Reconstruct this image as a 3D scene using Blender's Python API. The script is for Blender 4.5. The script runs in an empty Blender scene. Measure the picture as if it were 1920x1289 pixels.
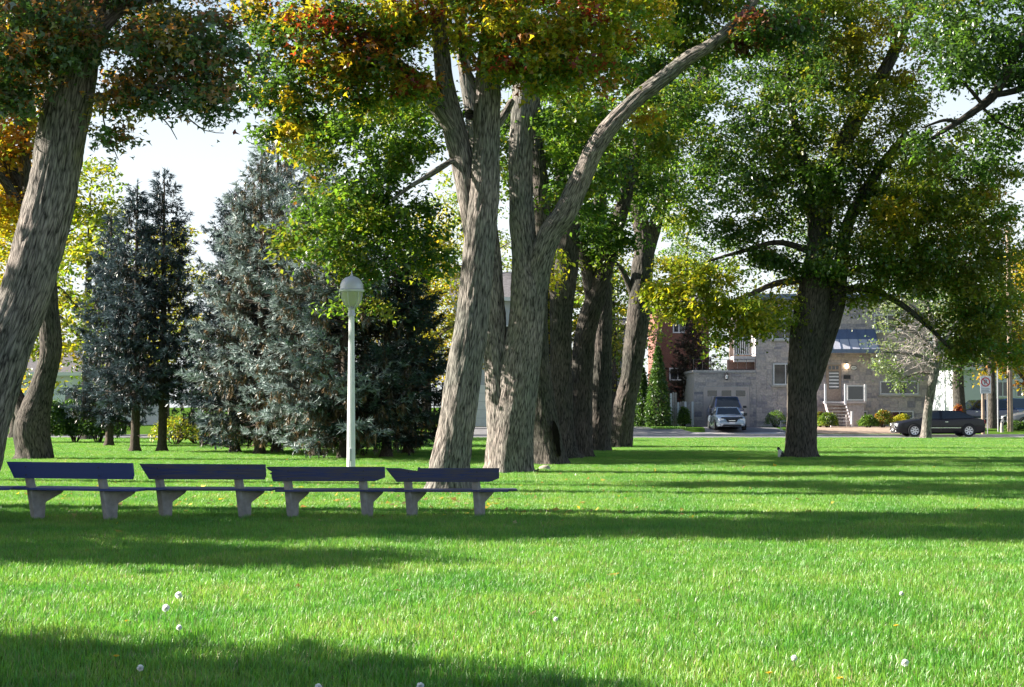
import bpy, bmesh, math, random
import numpy as np
from mathutils import Vector, Matrix, noise as mnoise

# ------------------------------------------------------------------ camera, sky, sun, exposure
scene = bpy.context.scene
C = scene.collection
F = 3000.0; PW, PH = 1920.0, 1289.0; HORIZON = 760.0; EYE = 1.75
PITCH = math.atan((HORIZON - PH / 2) / F)
cam_data = bpy.data.cameras.new('camera')
cam = bpy.data.objects.new('camera', cam_data); C.objects.link(cam)
cam.location = (0, 0, EYE); cam.rotation_euler = (math.pi / 2 + PITCH, 0, 0)
cam_data.sensor_fit = 'HORIZONTAL'; cam_data.sensor_width = 36; cam_data.lens = F / PW * 36
cam_data.clip_start = 0.1; cam_data.clip_end = 3000
scene.camera = cam

SUN_EL = math.radians(27); SUN_AZ = math.radians(8)      # azimuth: from -X turned towards +Y
SDIR = Vector((-math.cos(SUN_AZ) * math.cos(SUN_EL), math.sin(SUN_AZ) * math.cos(SUN_EL), math.sin(SUN_EL)))
world = bpy.data.worlds.new('World'); scene.world = world; world.use_nodes = True
wn = world.node_tree
sky = wn.nodes.new('ShaderNodeTexSky'); sky.sky_type = 'NISHITA'; sky.sun_disc = False
sky.sun_elevation = SUN_EL; sky.sun_rotation = math.atan2(SDIR.x, SDIR.y)
sky.air_density = 1.0; sky.dust_density = 0.8; sky.ozone_density = 1.2
bg = wn.nodes['Background']; bg.inputs['Strength'].default_value = 0.05
geo = wn.nodes.new('ShaderNodeTexCoord'); sep = wn.nodes.new('ShaderNodeSeparateXYZ'); wn.links.new(geo.outputs['Generated'], sep.inputs[0])
mr = wn.nodes.new('ShaderNodeMapRange'); mr.interpolation_type = 'SMOOTHSTEP'
mr.inputs['From Min'].default_value = 0.10; mr.inputs['From Max'].default_value = 0.36; mr.inputs['To Min'].default_value = 0.85; mr.inputs['To Max'].default_value = 0.0
wn.links.new(sep.outputs[2], mr.inputs['Value'])
hz_mix = wn.nodes.new('ShaderNodeMixRGB'); hz_mix.inputs[2].default_value = (6.0, 6.4, 6.7, 1)      # pale autumn haze low in the sky
wn.links.new(mr.outputs[0], hz_mix.inputs[0]); wn.links.new(sky.outputs[0], hz_mix.inputs[1]); wn.links.new(hz_mix.outputs[0], bg.inputs[0])
sd = bpy.data.lights.new('sun', 'SUN'); sd.energy = 5.0; sd.angle = math.radians(0.5); sd.color = (1.0, 0.93, 0.82)
sun = bpy.data.objects.new('sun', sd); C.objects.link(sun)
sun.rotation_euler = (-SDIR).to_track_quat('-Z', 'Y').to_euler()
vs = scene.view_settings
vs.view_transform = 'Standard'; vs.look = 'None'; vs.exposure = 1.9; vs.gamma = 1.0; vs.use_curve_mapping = False
scene.cycles.max_bounces = 6; scene.cycles.diffuse_bounces = 3; scene.cycles.transmission_bounces = 4
scene.cycles.transparent_max_bounces = 4; scene.cycles.caustics_reflective = False; scene.cycles.caustics_refractive = False

RNG = np.random.default_rng(7)
random.seed(7)
_cp, _sp = math.cos(PITCH), math.sin(PITCH)

def W(px, py, Y):
    """point at depth Y seen at photo pixel (px, py)"""
    a = (px - PW / 2) / F; b = (PH / 2 - py) / F
    dy = _cp - b * _sp; dz = _sp + b * _cp
    t = Y / dy
    return Vector((a * t, Y, EYE + dz * t))

def GX(px, Y):
    return W(px, HORIZON, Y).x

def gnd(px, py, z=0.0):
    """point on the level ground z seen at photo pixel"""
    a = (px - PW / 2) / F; b = (PH / 2 - py) / F
    dy = _cp - b * _sp; dz = _sp + b * _cp
    t = (z - EYE) / dz
    return Vector((a * t, dy * t, z))

# ------------------------------------------------------------------ materials
def newmat(name):
    m = bpy.data.materials.new(name); m.use_nodes = True
    nt = m.node_tree
    for n in list(nt.nodes): nt.nodes.remove(n)
    out = nt.nodes.new('ShaderNodeOutputMaterial')
    return m, nt, out

def N(nt, typ, **kw):
    n = nt.nodes.new(typ)
    for k, v in kw.items():
        if k.startswith('i_'):
            key = k[2:]
            n.inputs[int(key) if key.isdigit() else key].default_value = v
        else: setattr(n, k, v)
    return n

def ramp(nt, stops):
    r = nt.nodes.new('ShaderNodeValToRGB')
    e = r.color_ramp.elements
    while len(e) < len(stops): e.new(0.5)
    for i, (p, c) in enumerate(stops):
        e[i].position = p; e[i].color = (c[0], c[1], c[2], 1)
    return r

def plain(name, col, rough=0.6, metal=0.0, var=0.25, scale=6.0, bump=0.0, spec=0.5, coat=0.0):
    """principled colour with a little uneven tone"""
    m, nt, out = newmat(name)
    p = N(nt, 'ShaderNodeBsdfPrincipled'); nt.links.new(p.outputs[0], out.inputs[0])
    p.inputs['Roughness'].default_value = rough; p.inputs['Metallic'].default_value = metal
    p.inputs['Specular IOR Level'].default_value = spec
    p.inputs['Coat Weight'].default_value = coat
    tc = N(nt, 'ShaderNodeTexCoord')
    no = N(nt, 'ShaderNodeTexNoise', i_Scale=scale, i_Detail=5.0)
    nt.links.new(tc.outputs['Object'], no.inputs['Vector'])
    lo = tuple(c * (1 - var) for c in col); hi = tuple(min(1, c * (1 + var)) for c in col)
    r = ramp(nt, [(0.3, lo), (0.7, hi)])
    nt.links.new(no.outputs['Fac'], r.inputs[0]); nt.links.new(r.outputs[0], p.inputs['Base Color'])
    if bump:
        b = N(nt, 'ShaderNodeBump', i_Strength=bump, i_Distance=0.02)
        n2 = N(nt, 'ShaderNodeTexNoise', i_Scale=scale * 8, i_Detail=4.0)
        nt.links.new(tc.outputs['Object'], n2.inputs['Vector'])
        nt.links.new(n2.outputs['Fac'], b.inputs['Height']); nt.links.new(b.outputs[0], p.inputs['Normal'])
    return m

def leafmat(name, trans=0.5, back=None, gloss=0.06, warm=(1.18, 1.22, 0.5)):
    m, nt, out = newmat(name)
    at = N(nt, 'ShaderNodeAttribute', attribute_name='col')
    col = at.outputs['Color']
    if back:
        ge = N(nt, 'ShaderNodeNewGeometry')
        mx = N(nt, 'ShaderNodeMixRGB'); mx.inputs[2].default_value = (*back, 1)
        mm = N(nt, 'ShaderNodeMath', operation='MULTIPLY'); mm.inputs[1].default_value = 0.55
        nt.links.new(ge.outputs['Backfacing'], mm.inputs[0]); nt.links.new(mm.outputs[0], mx.inputs[0])
        nt.links.new(col, mx.inputs[1]); dcol = mx.outputs[0]
    else: dcol = col
    d = N(nt, 'ShaderNodeBsdfDiffuse'); nt.links.new(dcol, d.inputs[0])
    mu = N(nt, 'ShaderNodeMixRGB', blend_type='MULTIPLY'); mu.inputs[0].default_value = 1; mu.inputs[2].default_value = (*warm, 1)
    nt.links.new(col, mu.inputs[1])
    t = N(nt, 'ShaderNodeBsdfTranslucent'); nt.links.new(mu.outputs[0], t.inputs[0])
    a = N(nt, 'ShaderNodeMixShader'); a.inputs[0].default_value = trans
    nt.links.new(d.outputs[0], a.inputs[1]); nt.links.new(t.outputs[0], a.inputs[2])
    g = N(nt, 'ShaderNodeBsdfGlossy', i_Roughness=0.38)
    b = N(nt, 'ShaderNodeMixShader'); b.inputs[0].default_value = gloss
    nt.links.new(a.outputs[0], b.inputs[1]); nt.links.new(g.outputs[0], b.inputs[2])
    nt.links.new(b.outputs[0], out.inputs[0])
    return m

def barkmat(name, dark, light, s=1.0):
    m, nt, out = newmat(name)
    p = N(nt, 'ShaderNodeBsdfPrincipled'); nt.links.new(p.outputs[0], out.inputs[0])
    p.inputs['Roughness'].default_value = 0.9; p.inputs['Specular IOR Level'].default_value = 0.15
    at = N(nt, 'ShaderNodeAttribute', attribute_name='barkco')
    mp = N(nt, 'ShaderNodeMapping'); mp.inputs['Scale'].default_value = (28 * s, 28 * s, 4.0 * s)
    nt.links.new(at.outputs['Vector'], mp.inputs[0])
    n1 = N(nt, 'ShaderNodeTexNoise', i_Scale=0.8, i_Detail=6.0, i_Roughness=0.7, i_Distortion=0.4)
    nt.links.new(mp.outputs[0], n1.inputs['Vector'])
    wv = N(nt, 'ShaderNodeMixRGB', blend_type='ADD'); wv.inputs[0].default_value = 0.55
    nt.links.new(mp.outputs[0], wv.inputs[1]); nt.links.new(n1.outputs['Color'], wv.inputs[2])
    v = N(nt, 'ShaderNodeTexVoronoi', feature='DISTANCE_TO_EDGE', i_Scale=0.85)
    nt.links.new(wv.outputs[0], v.inputs['Vector'])
    pl = N(nt, 'ShaderNodeMapRange', interpolation_type='SMOOTHSTEP'); pl.inputs['From Max'].default_value = 0.30
    nt.links.new(v.outputs['Distance'], pl.inputs['Value'])
    mx = N(nt, 'ShaderNodeMath', operation='MULTIPLY_ADD'); mx.inputs[1].default_value = 0.24
    nt.links.new(pl.outputs[0], mx.inputs[0]); nt.links.new(n1.outputs['Fac'], mx.inputs[2])
    mid = tuple((a + b) / 2 for a, b in zip(dark, light))
    r = ramp(nt, [(0.40, dark), (0.60, mid), (0.84, light)])
    nt.links.new(mx.outputs[0], r.inputs[0])
    n2 = N(nt, 'ShaderNodeTexNoise', i_Scale=0.9, i_Detail=3.0)
    nt.links.new(at.outputs['Vector'], n2.inputs['Vector'])
    r2 = ramp(nt, [(0.35, (0.72, 0.78, 0.72)), (0.65, (1.12, 1.06, 1.0))])
    nt.links.new(n2.outputs['Fac'], r2.inputs[0])
    mu = N(nt, 'ShaderNodeMixRGB', blend_type='MULTIPLY'); mu.inputs[0].default_value = 1
    nt.links.new(r.outputs[0], mu.inputs[1]); nt.links.new(r2.outputs[0], mu.inputs[2])
    nt.links.new(mu.outputs[0], p.inputs['Base Color'])
    b = N(nt, 'ShaderNodeBump', i_Strength=0.9, i_Distance=0.035)
    nt.links.new(mx.outputs[0], b.inputs['Height']); nt.links.new(b.outputs[0], p.inputs['Normal'])
    return m

M = {}
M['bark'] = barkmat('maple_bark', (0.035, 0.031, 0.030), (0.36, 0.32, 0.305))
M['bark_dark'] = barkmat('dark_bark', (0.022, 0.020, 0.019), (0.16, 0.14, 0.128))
M['bark_silhouette'] = barkmat('silhouette_bark', (0.02, 0.018, 0.016), (0.085, 0.072, 0.062))  # bark darkened so its limbs show as silhouettes, shade put into the colour
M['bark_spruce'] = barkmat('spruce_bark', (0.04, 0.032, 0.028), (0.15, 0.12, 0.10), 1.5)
M['twig'] = plain('twig_bark', (0.075, 0.06, 0.05), 0.9, spec=0.1)
M['pale_twig'] = plain('pale_twig', (0.40, 0.35, 0.33), 0.9, spec=0.1)
M['leaf'] = leafmat('maple_leaf', 0.58)
M['leaf_silver'] = leafmat('silver_maple_leaf', 0.42, back=(0.26, 0.30, 0.31))
M['leaf_far'] = leafmat('far_leaf', 0.55, warm=(1.15, 1.2, 0.55))
M['needle'] = leafmat('spruce_needle', 0.12, gloss=0.05, warm=(1, 1, 1))
M['blade'] = None

def grassmat():
    m, nt, out = newmat('grass_blade')
    at = N(nt, 'ShaderNodeAttribute', attribute_name='col')
    ge = N(nt, 'ShaderNodeNewGeometry')
    n1 = N(nt, 'ShaderNodeTexNoise', i_Scale=0.55, i_Detail=4.0, i_Roughness=0.6)
    nt.links.new(ge.outputs['Position'], n1.inputs['Vector'])
    r = ramp(nt, [(0.34, (0.62, 0.82, 0.75)), (0.5, (1, 1, 1)), (0.66, (1.5, 1.14, 1.45))])
    nt.links.new(n1.outputs['Fac'], r.inputs[0])
    mu = N(nt, 'ShaderNodeMixRGB', blend_type='MULTIPLY'); mu.inputs[0].default_value = 1
    nt.links.new(at.outputs['Color'], mu.inputs[1]); nt.links.new(r.outputs[0], mu.inputs[2])
    d = N(nt, 'ShaderNodeBsdfDiffuse'); nt.links.new(mu.outputs[0], d.inputs[0])
    t = N(nt, 'ShaderNodeBsdfTranslucent'); nt.links.new(mu.outputs[0], t.inputs[0])
    a = N(nt, 'ShaderNodeMixShader'); a.inputs[0].default_value = 0.5
    nt.links.new(d.outputs[0], a.inputs[1]); nt.links.new(t.outputs[0], a.inputs[2])
    g = N(nt, 'ShaderNodeBsdfGlossy', i_Roughness=0.45)
    b = N(nt, 'ShaderNodeMixShader'); b.inputs[0].default_value = 0.05
    nt.links.new(a.outputs[0], b.inputs[1]); nt.links.new(g.outputs[0], b.inputs[2])
    nt.links.new(b.outputs[0], out.inputs[0])
    return m
M['blade'] = grassmat()

def soilmat():
    m, nt, out = newmat('lawn_soil')
    p = N(nt, 'ShaderNodeBsdfPrincipled'); nt.links.new(p.outputs[0], out.inputs[0])
    p.inputs['Roughness'].default_value = 1; p.inputs['Specular IOR Level'].default_value = 0
    tc = N(nt, 'ShaderNodeTexCoord')
    n1 = N(nt, 'ShaderNodeTexNoise', i_Scale=3.0, i_Detail=8.0, i_Roughness=0.7)
    nt.links.new(tc.outputs['Object'], n1.inputs['Vector'])
    r = ramp(nt, [(0.3, (0.04, 0.085, 0.015)), (0.55, (0.075, 0.15, 0.022)), (0.75, (0.14, 0.16, 0.05))])
    nt.links.new(n1.outputs['Fac'], r.inputs[0]); nt.links.new(r.outputs[0], p.inputs['Base Color'])
    return m
M['soil'] = soilmat()
M['asphalt'] = plain('asphalt', (0.17, 0.165, 0.175), 0.85, var=0.2, scale=3, bump=0.2)
M['concrete'] = plain('concrete', (0.32, 0.30, 0.29), 0.85, var=0.22, scale=9, bump=0.35)
M['pale_concrete'] = plain('pale_concrete', (0.48, 0.45, 0.43), 0.85, var=0.15, scale=2)
M['white_paint'] = plain('white_paint', (0.78, 0.78, 0.80), 0.45, var=0.05)
M['white_trim'] = plain('white_trim', (0.72, 0.72, 0.75), 0.5, var=0.05)
M['grey_metal'] = plain('grey_metal', (0.42, 0.42, 0.45), 0.4, metal=0.6, var=0.1)
M['cap_metal'] = plain('cap_metal', (0.55, 0.55, 0.60), 0.42, metal=0.25, var=0.06)
M['dark_metal'] = plain('dark_metal', (0.04, 0.04, 0.045), 0.5, metal=0.4)
M['wood_grey'] = plain('weathered_wood', (0.34, 0.31, 0.29), 0.85, var=0.3, scale=5, bump=0.2)
M['pole_wood'] = plain('pole_wood', (0.27, 0.20, 0.15), 0.9, var=0.3, scale=4, bump=0.3)
M['pink_trim'] = plain('pale_pink_trim', (0.62, 0.55, 0.56), 0.6, var=0.06)
M['garage_paint'] = plain('garage_door_paint', (0.55, 0.47, 0.45), 0.6, var=0.06, scale=2)
M['mortar'] = plain('mortar', (0.46, 0.43, 0.44), 0.95, var=0.2, scale=8)
M['siding'] = plain('grey_siding', (0.42, 0.44, 0.50), 0.7, var=0.06, scale=1)
M['white_siding'] = plain('white_siding', (0.68, 0.69, 0.74), 0.7, var=0.05, scale=1)
M['roof'] = plain('roof_shingle', (0.13, 0.12, 0.125), 0.9, var=0.3, scale=6)
M['brown_brick'] = plain('tan_wall', (0.36, 0.28, 0.23), 0.9, var=0.2, scale=12)
M['awning_blue'] = plain('slate_blue_metal', (0.14, 0.18, 0.28), 0.45, metal=0.3, var=0.08)
M['awning_pale'] = plain('pale_awning_metal', (0.55, 0.55, 0.62), 0.4, metal=0.2, var=0.06)
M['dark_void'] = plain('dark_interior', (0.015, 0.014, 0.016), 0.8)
M['hollow'] = plain('hollow_shade', (0.012, 0.010, 0.009), 1.0, spec=0)
M['rock'] = plain('field_stone', (0.42, 0.36, 0.30), 0.9, var=0.3, scale=9, bump=0.5)
M['tyre'] = plain('tyre_rubber', (0.022, 0.022, 0.024), 0.85)
M['rim'] = plain('alloy_rim', (0.62, 0.63, 0.66), 0.3, metal=0.7, var=0.05)
M['chrome'] = plain('chrome', (0.75, 0.76, 0.78), 0.15, metal=0.9, var=0.05)
M['silver_car'] = plain('silver_blue_paint', (0.34, 0.42, 0.52), 0.3, metal=0.45, var=0.04, coat=0.8)
M['navy_car'] = plain('navy_paint', (0.035, 0.05, 0.12), 0.25, metal=0.3, var=0.04, coat=0.9)
M['black_car'] = plain('black_paint', (0.010, 0.010, 0.014), 0.3, var=0.1, coat=0.25, spec=.3)
M['blue_car'] = plain('blue_paint', (0.03, 0.09, 0.22), 0.25, metal=0.2, var=0.04, coat=0.9)
M['grey_car'] = plain('grey_paint', (0.16, 0.165, 0.18), 0.3, metal=0.3, var=0.04, coat=0.8)
M['lens'] = plain('lamp_lens', (0.75, 0.77, 0.8), 0.12, var=0.03)
M['red_lens'] = plain('red_lens', (0.35, 0.03, 0.03), 0.2, var=0.03)
M['red_paint'] = plain('sign_red', (0.55, 0.04, 0.05), 0.5, var=0.05)
M['sign_black'] = plain('sign_black', (0.05, 0.05, 0.05), 0.5)
M['sign_grey'] = plain('sign_lettering', (0.33, 0.34, 0.35), 0.6)
M['petal'] = plain('dandelion_petal', (0.75, 0.5, 0.02), 0.7, var=0.1)
M['puff'] = leafmat('dandelion_puff', 0.65, gloss=0.0, warm=(1, 1, 1))
M['stem'] = plain('flower_stem', (0.14, 0.22, 0.06), 0.7)
M['cat_black'] = plain('black_fur', (0.02, 0.02, 0.022), 0.8)
M['cat_white'] = plain('white_fur', (0.72, 0.70, 0.68), 0.85)

def glassmat(name, col, rough=0.06):
    m, nt, out = newmat(name)
    p = N(nt, 'ShaderNodeBsdfPrincipled'); nt.links.new(p.outputs[0], out.inputs[0])
    tc = N(nt, 'ShaderNodeTexCoord'); no = N(nt, 'ShaderNodeTexNoise', i_Scale=1.3, i_Detail=2.0)
    nt.links.new(tc.outputs['Object'], no.inputs['Vector'])
    r = ramp(nt, [(0.35, tuple(c * 0.6 for c in col)), (0.7, col)])
    nt.links.new(no.outputs['Fac'], r.inputs[0]); nt.links.new(r.outputs[0], p.inputs['Base Color'])
    p.inputs['Roughness'].default_value = rough; p.inputs['Specular IOR Level'].default_value = 0.8
    return m
M['glass'] = glassmat('window_glass', (0.04, 0.045, 0.05))
M['car_glass'] = glassmat('car_glass', (0.018, 0.022, 0.028))

def globemat():
    m, nt, out = newmat('lamp_globe')
    d = N(nt, 'ShaderNodeBsdfDiffuse'); d.inputs[0].default_value = (0.75, 0.73, 0.68, 1)
    t = N(nt, 'ShaderNodeBsdfTranslucent'); t.inputs[0].default_value = (0.8, 0.77, 0.7, 1)
    a = N(nt, 'ShaderNodeMixShader'); a.inputs[0].default_value = 0.55
    tc = N(nt, 'ShaderNodeTexCoord'); w = N(nt, 'ShaderNodeTexNoise', i_Scale=14.0)
    nt.links.new(tc.outputs['Object'], w.inputs['Vector'])
    b = N(nt, 'ShaderNodeBump', i_Strength=0.3, i_Distance=0.01); nt.links.new(w.outputs['Fac'], b.inputs['Height'])
    nt.links.new(b.outputs[0], d.inputs['Normal'])
    nt.links.new(d.outputs[0], a.inputs[1]); nt.links.new(t.outputs[0], a.inputs[2])
    g = N(nt, 'ShaderNodeBsdfGlossy', i_Roughness=0.1)
    tp = N(nt, 'ShaderNodeBsdfTransparent'); tp.inputs[0].default_value = (.9, .9, .88, 1); a2 = N(nt, 'ShaderNodeMixShader'); a2.inputs[0].default_value = 0.45
    nt.links.new(a.outputs[0], a2.inputs[1]); nt.links.new(tp.outputs[0], a2.inputs[2])
    c = N(nt, 'ShaderNodeMixShader'); c.inputs[0].default_value = 0.12
    nt.links.new(a2.outputs[0], c.inputs[1]); nt.links.new(g.outputs[0], c.inputs[2]); nt.links.new(c.outputs[0], out.inputs[0])
    return m
M['globe'] = globemat()

def benchmat(name, worn):
    m, nt, out = newmat(name)
    p = N(nt, 'ShaderNodeBsdfPrincipled'); nt.links.new(p.outputs[0], out.inputs[0])
    p.inputs['Roughness'].default_value = 0.55
    tc = N(nt, 'ShaderNodeTexCoord')
    mp = N(nt, 'ShaderNodeMapping'); mp.inputs['Scale'].default_value = (1.6, 12, 22)
    nt.links.new(tc.outputs['Object'], mp.inputs[0])
    n1 = N(nt, 'ShaderNodeTexNoise', i_Scale=1.0, i_Detail=6.0, i_Roughness=0.7, i_Distortion=1.0)
    nt.links.new(mp.outputs[0], n1.inputs['Vector'])
    paint = (0.034, 0.050, 0.19); bare = (0.085, 0.07, 0.075)
    r = ramp(nt, [(0.50 - 0.12 * worn, tuple(c * (1 - .2 * worn) for c in paint)), (0.56 + 0.3 * (1 - worn), tuple(a * (1 - worn) + b * worn for a, b in zip(paint, bare))),
                  (0.75 + .2 * (1 - worn), paint)])
    nt.links.new(n1.outputs['Fac'], r.inputs[0]); nt.links.new(r.outputs[0], p.inputs['Base Color'])
    b = N(nt, 'ShaderNodeBump', i_Strength=0.15 + 0.5 * worn, i_Distance=0.012); nt.links.new(n1.outputs['Fac'], b.inputs['Height'])
    nt.links.new(b.outputs[0], p.inputs['Normal'])
    return m
M['bench_smooth'] = benchmat('blue_bench_paint', 0.1)
M['bench_worn'] = benchmat('worn_blue_bench_paint', 0.9)

def stonemat(name, island):
    m, nt, out = newmat(name)
    p = N(nt, 'ShaderNodeBsdfPrincipled'); nt.links.new(p.outputs[0], out.inputs[0])
    p.inputs['Roughness'].default_value = 0.9; p.inputs['Specular IOR Level'].default_value = 0.2
    if island:
        s = N(nt, 'ShaderNodeNewGeometry').outputs['Random Per Island']
    else:
        s = N(nt, 'ShaderNodeObjectInfo').outputs['Random']
    r = ramp(nt, [(0.0, (0.30, 0.28, 0.32)), (0.2, (0.43, 0.385, 0.395)), (0.5, (0.52, 0.455, 0.45)), (0.8, (0.57, 0.50, 0.475)), (1.0, (0.40, 0.37, 0.40))])
    nt.links.new(s, r.inputs[0])
    ge = N(nt, 'ShaderNodeNewGeometry')
    no = N(nt, 'ShaderNodeTexNoise', i_Scale=9.0, i_Detail=5.0); nt.links.new(ge.outputs['Position'], no.inputs['Vector'])
    r2 = ramp(nt, [(0.3, (0.75, 0.75, 0.75)), (0.7, (1.15, 1.15, 1.15))]); nt.links.new(no.outputs['Fac'], r2.inputs[0])
    mu = N(nt, 'ShaderNodeMixRGB', blend_type='MULTIPLY'); mu.inputs[0].default_value = 1
    nt.links.new(r.outputs[0], mu.inputs[1]); nt.links.new(r2.outputs[0], mu.inputs[2]); nt.links.new(mu.outputs[0], p.inputs['Base Color'])
    b = N(nt, 'ShaderNodeBump', i_Strength=0.5, i_Distance=0.03); nt.links.new(no.outputs['Fac'], b.inputs['Height']); nt.links.new(b.outputs[0], p.inputs['Normal'])
    return m
M['stone'] = stonemat('ashlar_stone', False); M['stone_joined'] = stonemat('ashlar_stone_joined', True)

def brickmat():
    m, nt, out = newmat('red_brick')
    p = N(nt, 'ShaderNodeBsdfPrincipled'); nt.links.new(p.outputs[0], out.inputs[0]); p.inputs['Roughness'].default_value = 0.9
    tc = N(nt, 'ShaderNodeTexCoord'); mp = N(nt, 'ShaderNodeMapping'); mp.inputs['Rotation'].default_value = (math.pi / 2, 0, 0)
    nt.links.new(tc.outputs['Object'], mp.inputs[0])
    b = N(nt, 'ShaderNodeTexBrick', i_Scale=4.0); b.inputs['Color1'].default_value = (0.24, 0.085, 0.06, 1)
    b.inputs['Color2'].default_value = (0.17, 0.06, 0.045, 1); b.inputs['Mortar'].default_value = (0.3, 0.25, 0.22, 1); b.inputs['Mortar Size'].default_value = 0.015
    nt.links.new(mp.outputs[0], b.inputs['Vector']); nt.links.new(b.outputs[0], p.inputs['Base Color'])
    return m
M['brick'] = brickmat()

def emitmat():
    m, nt, out = newmat('lit_bulb')
    e = N(nt, 'ShaderNodeEmission'); e.inputs[0].default_value = (1, 0.75, 0.4, 1); e.inputs[1].default_value = 6
    nt.links.new(e.outputs[0], out.inputs[0]); return m
M['bulb'] = emitmat()

# ------------------------------------------------------------------ mesh helpers
def mesh_np(name, V, Fs, mat, col=None, barkco=None, smooth=False):
    """V (n,3); Fs list of int arrays (m,k)"""
    V = np.asarray(V, dtype=np.float32); me = bpy.data.meshes.new(name)
    if not isinstance(Fs, list): Fs = [Fs]
    Fs = [np.asarray(f, dtype=np.int32) for f in Fs if len(f)]
    nl = sum(f.size for f in Fs); npoly = sum(len(f) for f in Fs)
    me.vertices.add(len(V)); me.vertices.foreach_set('co', V.ravel())
    me.loops.add(nl); me.loops.foreach_set('vertex_index', np.concatenate([f.ravel() for f in Fs]))
    me.polygons.add(npoly)
    tot = np.concatenate([np.full(len(f), f.shape[1], dtype=np.int32) for f in Fs])
    st = np.concatenate([[0], np.cumsum(tot)[:-1]]).astype(np.int32)
    me.polygons.foreach_set('loop_start', st)
    if smooth: me.polygons.foreach_set('use_smooth', np.ones(npoly, dtype=bool))
    if col is not None:
        a = me.attributes.new('col', 'FLOAT_COLOR', 'POINT')
        c = np.ones((len(V), 4), dtype=np.float32); c[:, :3] = col; a.data.foreach_set('color', c.ravel())
    if barkco is not None:
        a = me.attributes.new('barkco', 'FLOAT_VECTOR', 'POINT'); a.data.foreach_set('vector', np.asarray(barkco, dtype=np.float32).ravel())
    me.update(calc_edges=True); me.materials.append(mat)
    return me

def link(name, me, parent=None, loc=None):
    o = bpy.data.objects.new(name, me); C.objects.link(o)
    if name in ('branchwork', 'dead_branchwork', 'bare_twig_tangle'): o['kind'] = 'stuff'
    if parent is not None: o.parent = parent
    if loc is not None: o.location = loc
    return o

def thing(name, label, cat, loc=(0, 0, 0), rz=0.0, group=None):
    o = bpy.data.objects.new(name, None); C.objects.link(o); o.empty_display_size = 0.2
    o.location = loc; o.rotation_euler = (0, 0, rz); o['label'] = label; o['category'] = cat
    if group: o['group'] = group
    return o

def tag(o, label, cat, group=None):
    o['label'] = label; o['category'] = cat
    if group: o['group'] = group
    return o

def struct(o):
    o['kind'] = 'structure'; return o

class MB:
    def __init__(s): s.v = []; s.f = []
    def add(s, vs, fs):
        k = len(s.v); s.v += [tuple(v) for v in vs]; s.f += [tuple(i + k for i in f) for f in fs]; return s
    def box(s, x0, x1, y0, y1, z0, z1):
        return s.add([(x0, y0, z0), (x1, y0, z0), (x1, y1, z0), (x0, y1, z0), (x0, y0, z1), (x1, y0, z1), (x1, y1, z1), (x0, y1, z1)],
                     [(0, 3, 2, 1), (4, 5, 6, 7), (0, 1, 5, 4), (1, 2, 6, 5), (2, 3, 7, 6), (3, 0, 4, 7)])
    def prism(s, poly, a, b, axis='y'):
        """poly of (u,w) extruded from a to b along axis"""
        n = len(poly)
        def P(u, w, t): return {'y': (u, t, w), 'x': (t, u, w), 'z': (u, w, t)}[axis]
        vs = [P(u, w, a) for u, w in poly] + [P(u, w, b) for u, w in poly]
        fs = [tuple(range(n)), tuple(range(2 * n - 1, n - 1, -1))] + [(i, (i + 1) % n, (i + 1) % n + n, i + n) for i in range(n)]
        return s.add(vs, fs)
    def lathe(s, prof, n=24, cx=0, cy=0):
        vs = [(cx + r * math.cos(2 * math.pi * i / n), cy + r * math.sin(2 * math.pi * i / n), z) for r, z in prof for i in range(n)]
        fs = [(j * n + i, j * n + (i + 1) % n, (j + 1) * n + (i + 1) % n, (j + 1) * n + i) for j in range(len(prof) - 1) for i in range(n)]
        fs += [tuple(range(n - 1, -1, -1)), tuple((len(prof) - 1) * n + i for i in range(n))]
        return s.add(vs, fs)
    def bar(s, p, q, r, n=8, r2=None):
        p = Vector(p); q = Vector(q); t = (q - p).normalized()
        a = t.cross(Vector((0, 0, 1)) if abs(t.z) < .9 else Vector((1, 0, 0))).normalized(); b = t.cross(a)
        r2 = r if r2 is None else r2
        vs = [p + (a * math.cos(2 * math.pi * i / n) + b * math.sin(2 * math.pi * i / n)) * r for i in range(n)] + \
             [q + (a * math.cos(2 * math.pi * i / n) + b * math.sin(2 * math.pi * i / n)) * r2 for i in range(n)]
        return s.add(vs, [(i, (i + 1) % n, (i + 1) % n + n, i + n) for i in range(n)] + [tuple(range(n - 1, -1, -1)), tuple(range(n, 2 * n))])
    def mesh(s, name, mat, smooth=False, bevel=0):
        me = bpy.data.meshes.new(name); me.from_pydata(s.v, [], s.f); me.update()
        bm = bmesh.new(); bm.from_mesh(me); bmesh.ops.recalc_face_normals(bm, faces=bm.faces)
        if bevel: bmesh.ops.bevel(bm, geom=list(bm.edges), offset=bevel, segments=1, affect='EDGES', clamp_overlap=True)
        bm.to_mesh(me); bm.free()
        if smooth:
            for p in me.polygons: p.use_smooth = True
            me.set_sharp_from_angle(angle=math.radians(38))
        me.materials.append(mat); return me
    def obj(s, name, mat, parent=None, loc=None, smooth=False, bevel=0):
        return link(name, s.mesh(name, mat, smooth, bevel), parent, loc)

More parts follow.
